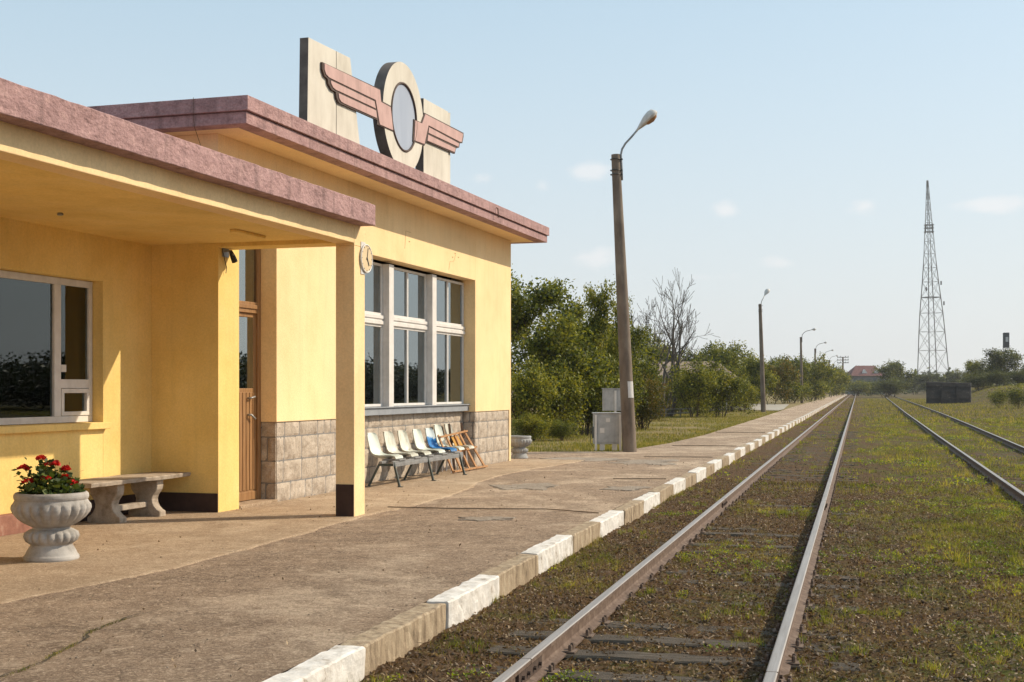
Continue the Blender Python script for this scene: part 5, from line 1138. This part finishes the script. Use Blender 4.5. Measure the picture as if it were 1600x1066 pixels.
m.bar(A - nv * .04 + Vector((0, 0, ztop - .5)), B - nv * .04 + Vector((0, 0, ztop - .62)), .06, .10); m.bar(A - nv * .04 + Vector((0, 0, z0 + 1.0)), B - nv * .04 + Vector((0, 0, z0 + 1.0)), .06, .10); bk.part('rib', m, BLOCKM)
# slim dark tower
Zs = 330; q = pz(1572, 608, Zs); q.z = 0; sw = T('narrow_tower', 'narrow dark panelled tower rising above the trees at the right', 'tower', tuple(q)); Mx = Matrix.Rotation(rz, 3, 'Z'); zt = EYE + 88 * Zs / 2050
PANEL = mat('dark_slate_panel', [(.03, .035, .042), (.05, .056, .065)], scale=1)
m = MB(); m.obox(q + Vector((0, 0, zt - 1.9)), .60, .6, 1.9, Mx); m.obox(q + Vector((0, 0, zt - 2.0)), .0, 0, 0, Mx) if False else None; sw.part('head', m, PANEL)
m = MB(); m.obox(q + Mx @ Vector((-.18, -.62, zt - 1.7)), .12, .03, .6, Mx); m.obox(q + Mx @ Vector((.18, -.62, zt - 1.7)), .12, .03, .6, Mx); sw.part('white_panel', m, mat('pale_panel', [(.5, .5, .5), (.6, .6, .6)]))
for a, b in ((-1, -1), (1, -1), (1, 1), (-1, 1)): m = MB(); m.bar(q + Mx @ Vector((a * .5, b * .5, 0)), q + Mx @ Vector((a * .5, b * .5, zt - 3.8)), .14, .14); sw.part('leg', m, PANEL)

# ------------------------------------------------------------------ ground cover
def blades(n, X, Y, Z, h, wdt, mat_, name, label, leanf=.45, kseg=1):
    a = nr.uniform(0, 6.283, n); hh = h * nr.uniform(.45, 1.3, n); ln = nr.uniform(0, leanf, n) * hh; la = nr.uniform(0, 6.283, n)
    sx, sy_ = np.cos(a) * wdt * .5, np.sin(a) * wdt * .5
    base = np.stack([X, Y, Z], 1); s = np.stack([sx, sy_, np.zeros(n)], 1); tip = base + np.stack([np.cos(la) * ln, np.sin(la) * ln, hh], 1)
    V = np.stack([base - s, base + s, tip], 1).reshape(-1, 3); F = np.arange(3 * n).reshape(n, 3)
    return tag(npmesh(name, V, F, mat_), label, 'grass', kind='stuff')
def cover(X, Y, seed, sc): return fbm(X, Y, seed, sc) + .5 * fbm(X, Y, seed + 1, sc * 3)
def railclear(X, Y):
    k = np.ones(len(X), bool)
    for f in (-2.03, -.5): k &= np.abs(X - f) > .085
    for f in (fL, fR): k &= np.abs(X - np.interp(Y, [-10, 22.7, 51, 100, 145, 250, 480], [f(v) for v in (-10, 22.7, 51, 100, 145, 250, 480)])) > .085
    return k
def gscatter(n, y0, y1, x0, x1, thr, seed, pw=1.0, sc=1.3):
    Y = y0 + (y1 - y0) * nr.uniform(0, 1, n) ** pw; X = nr.uniform(x0, x1, n); c = cover(X, Y, seed, sc)
    wgt = np.clip((X + .3) * .5, 0, 1) * .46 - .32 - .12 * (X < -2.1) + np.clip(1 - np.abs(X - 1.5), 0, 1) * .16 + np.clip(Y - 14, 0, 20) * .007 + .08 * (Y < 14)
    k = (c + wgt + .30 * nr.normal(size=n) > thr) & railclear(X, Y); return X[k], Y[k], ghf(X[k], Y[k])
X, Y, Z = gscatter(520000, 5.5, 24, -3.0, 7.5, .38, 31, 1.3); print('blades', len(X)); blades(len(X), X, Y, Z - .004, .045, .0045, BLADE, 'grass', 'short sparse grass on the track bed', .8)
X, Y, Z = gscatter(330000, 24, 75, -3.0, 24, .46, 31, 1.2); blades(len(X), X, Y, Z - .004, .07, .012, BLADE, 'grass', 'sparse grass farther along the track bed')
X, Y, Z = gscatter(200000, 75, 260, -3.0, 70, .36, 31, 1.2); blades(len(X), X, Y, Z - .004, .15, .05, BLADE, 'grass', 'grass of the far track bed and bank')
def tufts(n, y0, y1, x0, x1, per, spread, h, wd, thr, name, label, seed=88):
    X, Y, Z = gscatter(n, y0, y1, x0, x1, thr, seed, 1.25, 1.6); sc_ = np.repeat(nr.uniform(.5, 1.4, len(X)), per)
    X = np.repeat(X, per) + nr.normal(size=len(X) * per) * spread * sc_; Y = np.repeat(Y, per) + nr.normal(size=len(Y) * per) * spread * sc_
    k = railclear(X, Y); X, Y = X[k], Y[k]; return blades(len(X), X, Y, ghf(X, Y) - .004, h, wd, TUFT, name, label, .9)
TUFT = leafmat('tuft_blade', [(.10, .13, .02), (.18, .215, .03), (.28, .29, .045), (.44, .36, .11)], .45)
tufts(9500, 5.5, 26, -3.0, 7.5, 26, .030, .065, .006, .36, 'grass', 'green grass tufts between and beside the rails')
tufts(5000, 26, 90, -3.0, 26, 16, .07, .09, .013, .32, 'grass', 'green grass tufts farther along the line')
tufts(420, 9, 60, .4, 9, 40, .05, .17, .009, .45, 'grass', 'taller weed clumps between the two tracks', 91)
# herbs: small broad leaves in rosettes
def herbs(n, y0, y1, x0, x1, lsz, per, spread, name, label, hh=.03, thr=.8, matl=HERB):
    X, Y, Z = gscatter(n, y0, y1, x0, x1, thr, 77, 1.2, .9); c = []
    X = np.repeat(X, per); Y = np.repeat(Y, per); Z = np.repeat(Z, per); m_ = len(X)
    P_ = np.stack([X + nr.normal(size=m_) * spread, Y + nr.normal(size=m_) * spread, Z + nr.uniform(0, hh, m_)], 1)
    k = railclear(P_[:, 0], P_[:, 1]); V, F = quads(P_[k], lsz, .5, .5); return tag(npmesh(name, V, F, matl), label, 'weeds', kind='stuff')
herbs(6500, 5.5, 26, -3.0, 7.5, .026, 40, .05, 'weeds', 'small yellow-green weeds between the rails', .06, .45)
herbs(4200, 26, 90, -3.0, 26, .06, 20, .10, 'weeds', 'yellow-green weeds farther along the line', .10, .35)
# litter: dead leaves, straw, pebbles
n = 210000; Y = 5.2 + 22 * nr.uniform(0, 1, n) ** 1.5; X = nr.uniform(-3.03, 7.5, n); k = railclear(X, Y); X = X[k]; Y = Y[k]; V, F = quads(np.stack([X, Y, ghf(X, Y) + nr.uniform(0, .022, len(X))], 1), .030, .15, .55); tag(npmesh('leaf_litter', V, F, DRY), 'brown dead leaves and chips on the track bed', 'litter', kind='stuff')
n = 42000; Y = 5.2 + 22 * nr.uniform(0, 1, n) ** 1.5; X = nr.uniform(-3.03, 7.5, n); k = railclear(X, Y); X = X[k]; Y = Y[k]; V, F = quads(np.stack([X, Y, ghf(X, Y) + nr.uniform(.002, .022, len(X))], 1), .10, .8, .05); tag(npmesh('straw', V, F, DRY), 'dry straw and stalks on the track bed', 'straw', kind='stuff')
n = 15000; Y = 5.2 + 30 * nr.uniform(0, 1, n) ** 1.5; X = nr.uniform(-3.03, 7.5, n); k = railclear(X, Y); X = X[k]; Y = Y[k]; n = len(X); Z = ghf(X, Y)
oct_ = np.array([(1, 0, 0), (0, 1, 0), (-1, 0, 0), (0, -1, 0), (0, 0, .8), (0, 0, -.6)]); of = np.array([(0, 1, 4), (1, 2, 4), (2, 3, 4), (3, 0, 4), (1, 0, 5), (2, 1, 5), (3, 2, 5), (0, 3, 5)])
s = (.008 + .020 * nr.uniform(0, 1, n) ** 2.5)[:, None, None]; a = nr.uniform(0, 6.28, n); rot = np.stack([np.stack([np.cos(a), -np.sin(a), 0 * a], 1), np.stack([np.sin(a), np.cos(a), 0 * a], 1), np.stack([0 * a, 0 * a, 1 + 0 * a], 1)], 1)
V = np.einsum('nij,kj->nki', rot, oct_) * s * nr.uniform(.6, 1.3, (n, 6, 3)) + np.stack([X, Y, Z + .003], 1)[:, None, :]; F = (np.arange(n)[:, None, None] * 6 + of[None]).reshape(-1, 3)
tag(npmesh('gravel', V.reshape(-1, 3), F, PEB), 'scattered small stones on the track bed', 'gravel', kind='stuff')
n = 9000; Y = 5.2 + 26 * nr.uniform(0, 1, n) ** 1.4; X = -3.28 - 6.4 * nr.uniform(0, 1, n) ** 1.6; k = (cover(X, Y, 93, 1.0) + .5 * nr.normal(size=n) > .2) & (X > wb(0, 0).x - 9.3 + .0406 * Y * 0 + .04 * Y - .0); X = X[k]; Y = Y[k]; n = len(X)
s = (.003 + .008 * nr.uniform(0, 1, n) ** 4)[:, None, None]; V = oct_[None] * s * nr.uniform(.6, 1.3, (n, 6, 3)) + np.stack([X, Y, .004 + 0 * X], 1)[:, None, :]; F = (np.arange(n)[:, None, None] * 6 + of[None]).reshape(-1, 3)
tag(npmesh('grit', V.reshape(-1, 3), F, mat('grit_stone', [(.12, .09, .065), (.28, .22, .165), (.5, .43, .35)], scale=20, lo=.25, hi=.75)), 'loose grit scattered over the platform', 'grit', kind='stuff')
n = 500; Y = 5.5 + 24 * nr.uniform(0, 1, n) ** 1.2; X = -3.4 - 5 * nr.uniform(0, 1, n); V, F = quads(np.stack([X, Y, .014 + 0 * X], 1), .035, 1.5, .5); tag(npmesh('dead_leaves', V, F, DRY), 'a few dead leaves on the platform', 'leaves', kind='stuff')
cx_, cy_ = np.array([-4.72, -4.80, -4.86, -5.02, -5.06]), np.array([6.7, 7.1, 7.4, 7.85, 8.2]); ii = nr.integers(0, 5, 900); X = cx_[ii] + nr.normal(size=900) * .012; Y = cy_[ii] + nr.normal(size=900) * .09; X = np.interp(Y, cy_, cx_) + nr.normal(size=900) * .010
X = X[:380]; Y = Y[:380]; blades(380, X, Y, .004 + 0 * X, .018, .004, BLADE, 'moss', 'green moss and grass in the platform crack', .9)
# lawn grass
n = 260000; Y = 30 + 110 * nr.uniform(0, 1, n) ** 1.5; X = lx(Y) - .02 - 16 * nr.uniform(0, 1, n) ** 1.3; k = ((X > -9.5) | (Y > 33.5)) & (X > lx(Y) - 30) & ((cover(X, Y, 55, .7) + .5 * nr.normal(size=n)) > -.1); k &= ~((X > -14) & (Y > 29) & (Y < 34) & (X > lx(Y)))
k &= ~((Y > 103) & (Y < 146) & (X > -14)); X = X[k]; Y = Y[k]; n = len(X); hs = .11
blades(n, X, Y, lhf(X, Y) - .01, .10, .018, BLADE, 'grass', 'rough green grass left of the platform')
n = 9000; Y = 6 + 110 * nr.uniform(0, 1, n) ** 1.3; X = -3.04 + np.abs(nr.normal(size=n)) * .05; k = cover(X, Y, 66, 1.2) > .15; X = X[k]; Y = Y[k]; blades(len(X), X, Y, ghf(X, Y), .06, .006, BLADE, 'grass', 'grass tufts along the foot of the kerb')
print('done')
# ------------------------------------------------------------------ groups of look-alikes
for o in list(bpy.data.objects):
    if o.parent is None and 'category' in o and 'group' not in o and 'kind' not in o:
        c = o['category']; px_right = o.location.x > 5
        if c == 'tree': o['group'] = 'trees right of the tracks' if px_right else 'trees left of the platform'
        elif c == 'shrub': o['group'] = 'bushes right of the tracks' if px_right else 'bushes left of the platform'
        elif c == 'planter': o['group'] = 'stone urn planters at the station'
        elif c == 'electric cabinet': o['group'] = 'grey cabinets beside the lamp post'
        elif c == 'wooden frame': o['group'] = 'wooden frames leaning on the wall'
        elif c == 'chair': o['group'] = 'spare plastic chairs by the wall'
        elif c == 'railway track': o['group'] = 'railway tracks'
# ------------------------------------------------------------------ summer haze over the plain
hm = bpy.data.materials.new('haze'); hm.use_nodes = True; ht = hm.node_tree; ht.nodes.clear(); ho = N(ht, 'ShaderNodeOutputMaterial'); hv = N(ht, 'ShaderNodeVolumePrincipled')
hv.inputs['Color'].default_value = (.93, .95, .98, 1); hv.inputs['Density'].default_value = .00018; hv.inputs['Anisotropy'].default_value = .3; ht.links.new(hv.outputs[0], ho.inputs['Volume'])
m = MB(); m.box(-1000, 1100, -350, 3600, -1.4, 75); tag(m.build('haze', hm), kind='stuff', label='thin summer haze over the plain', cat='haze')
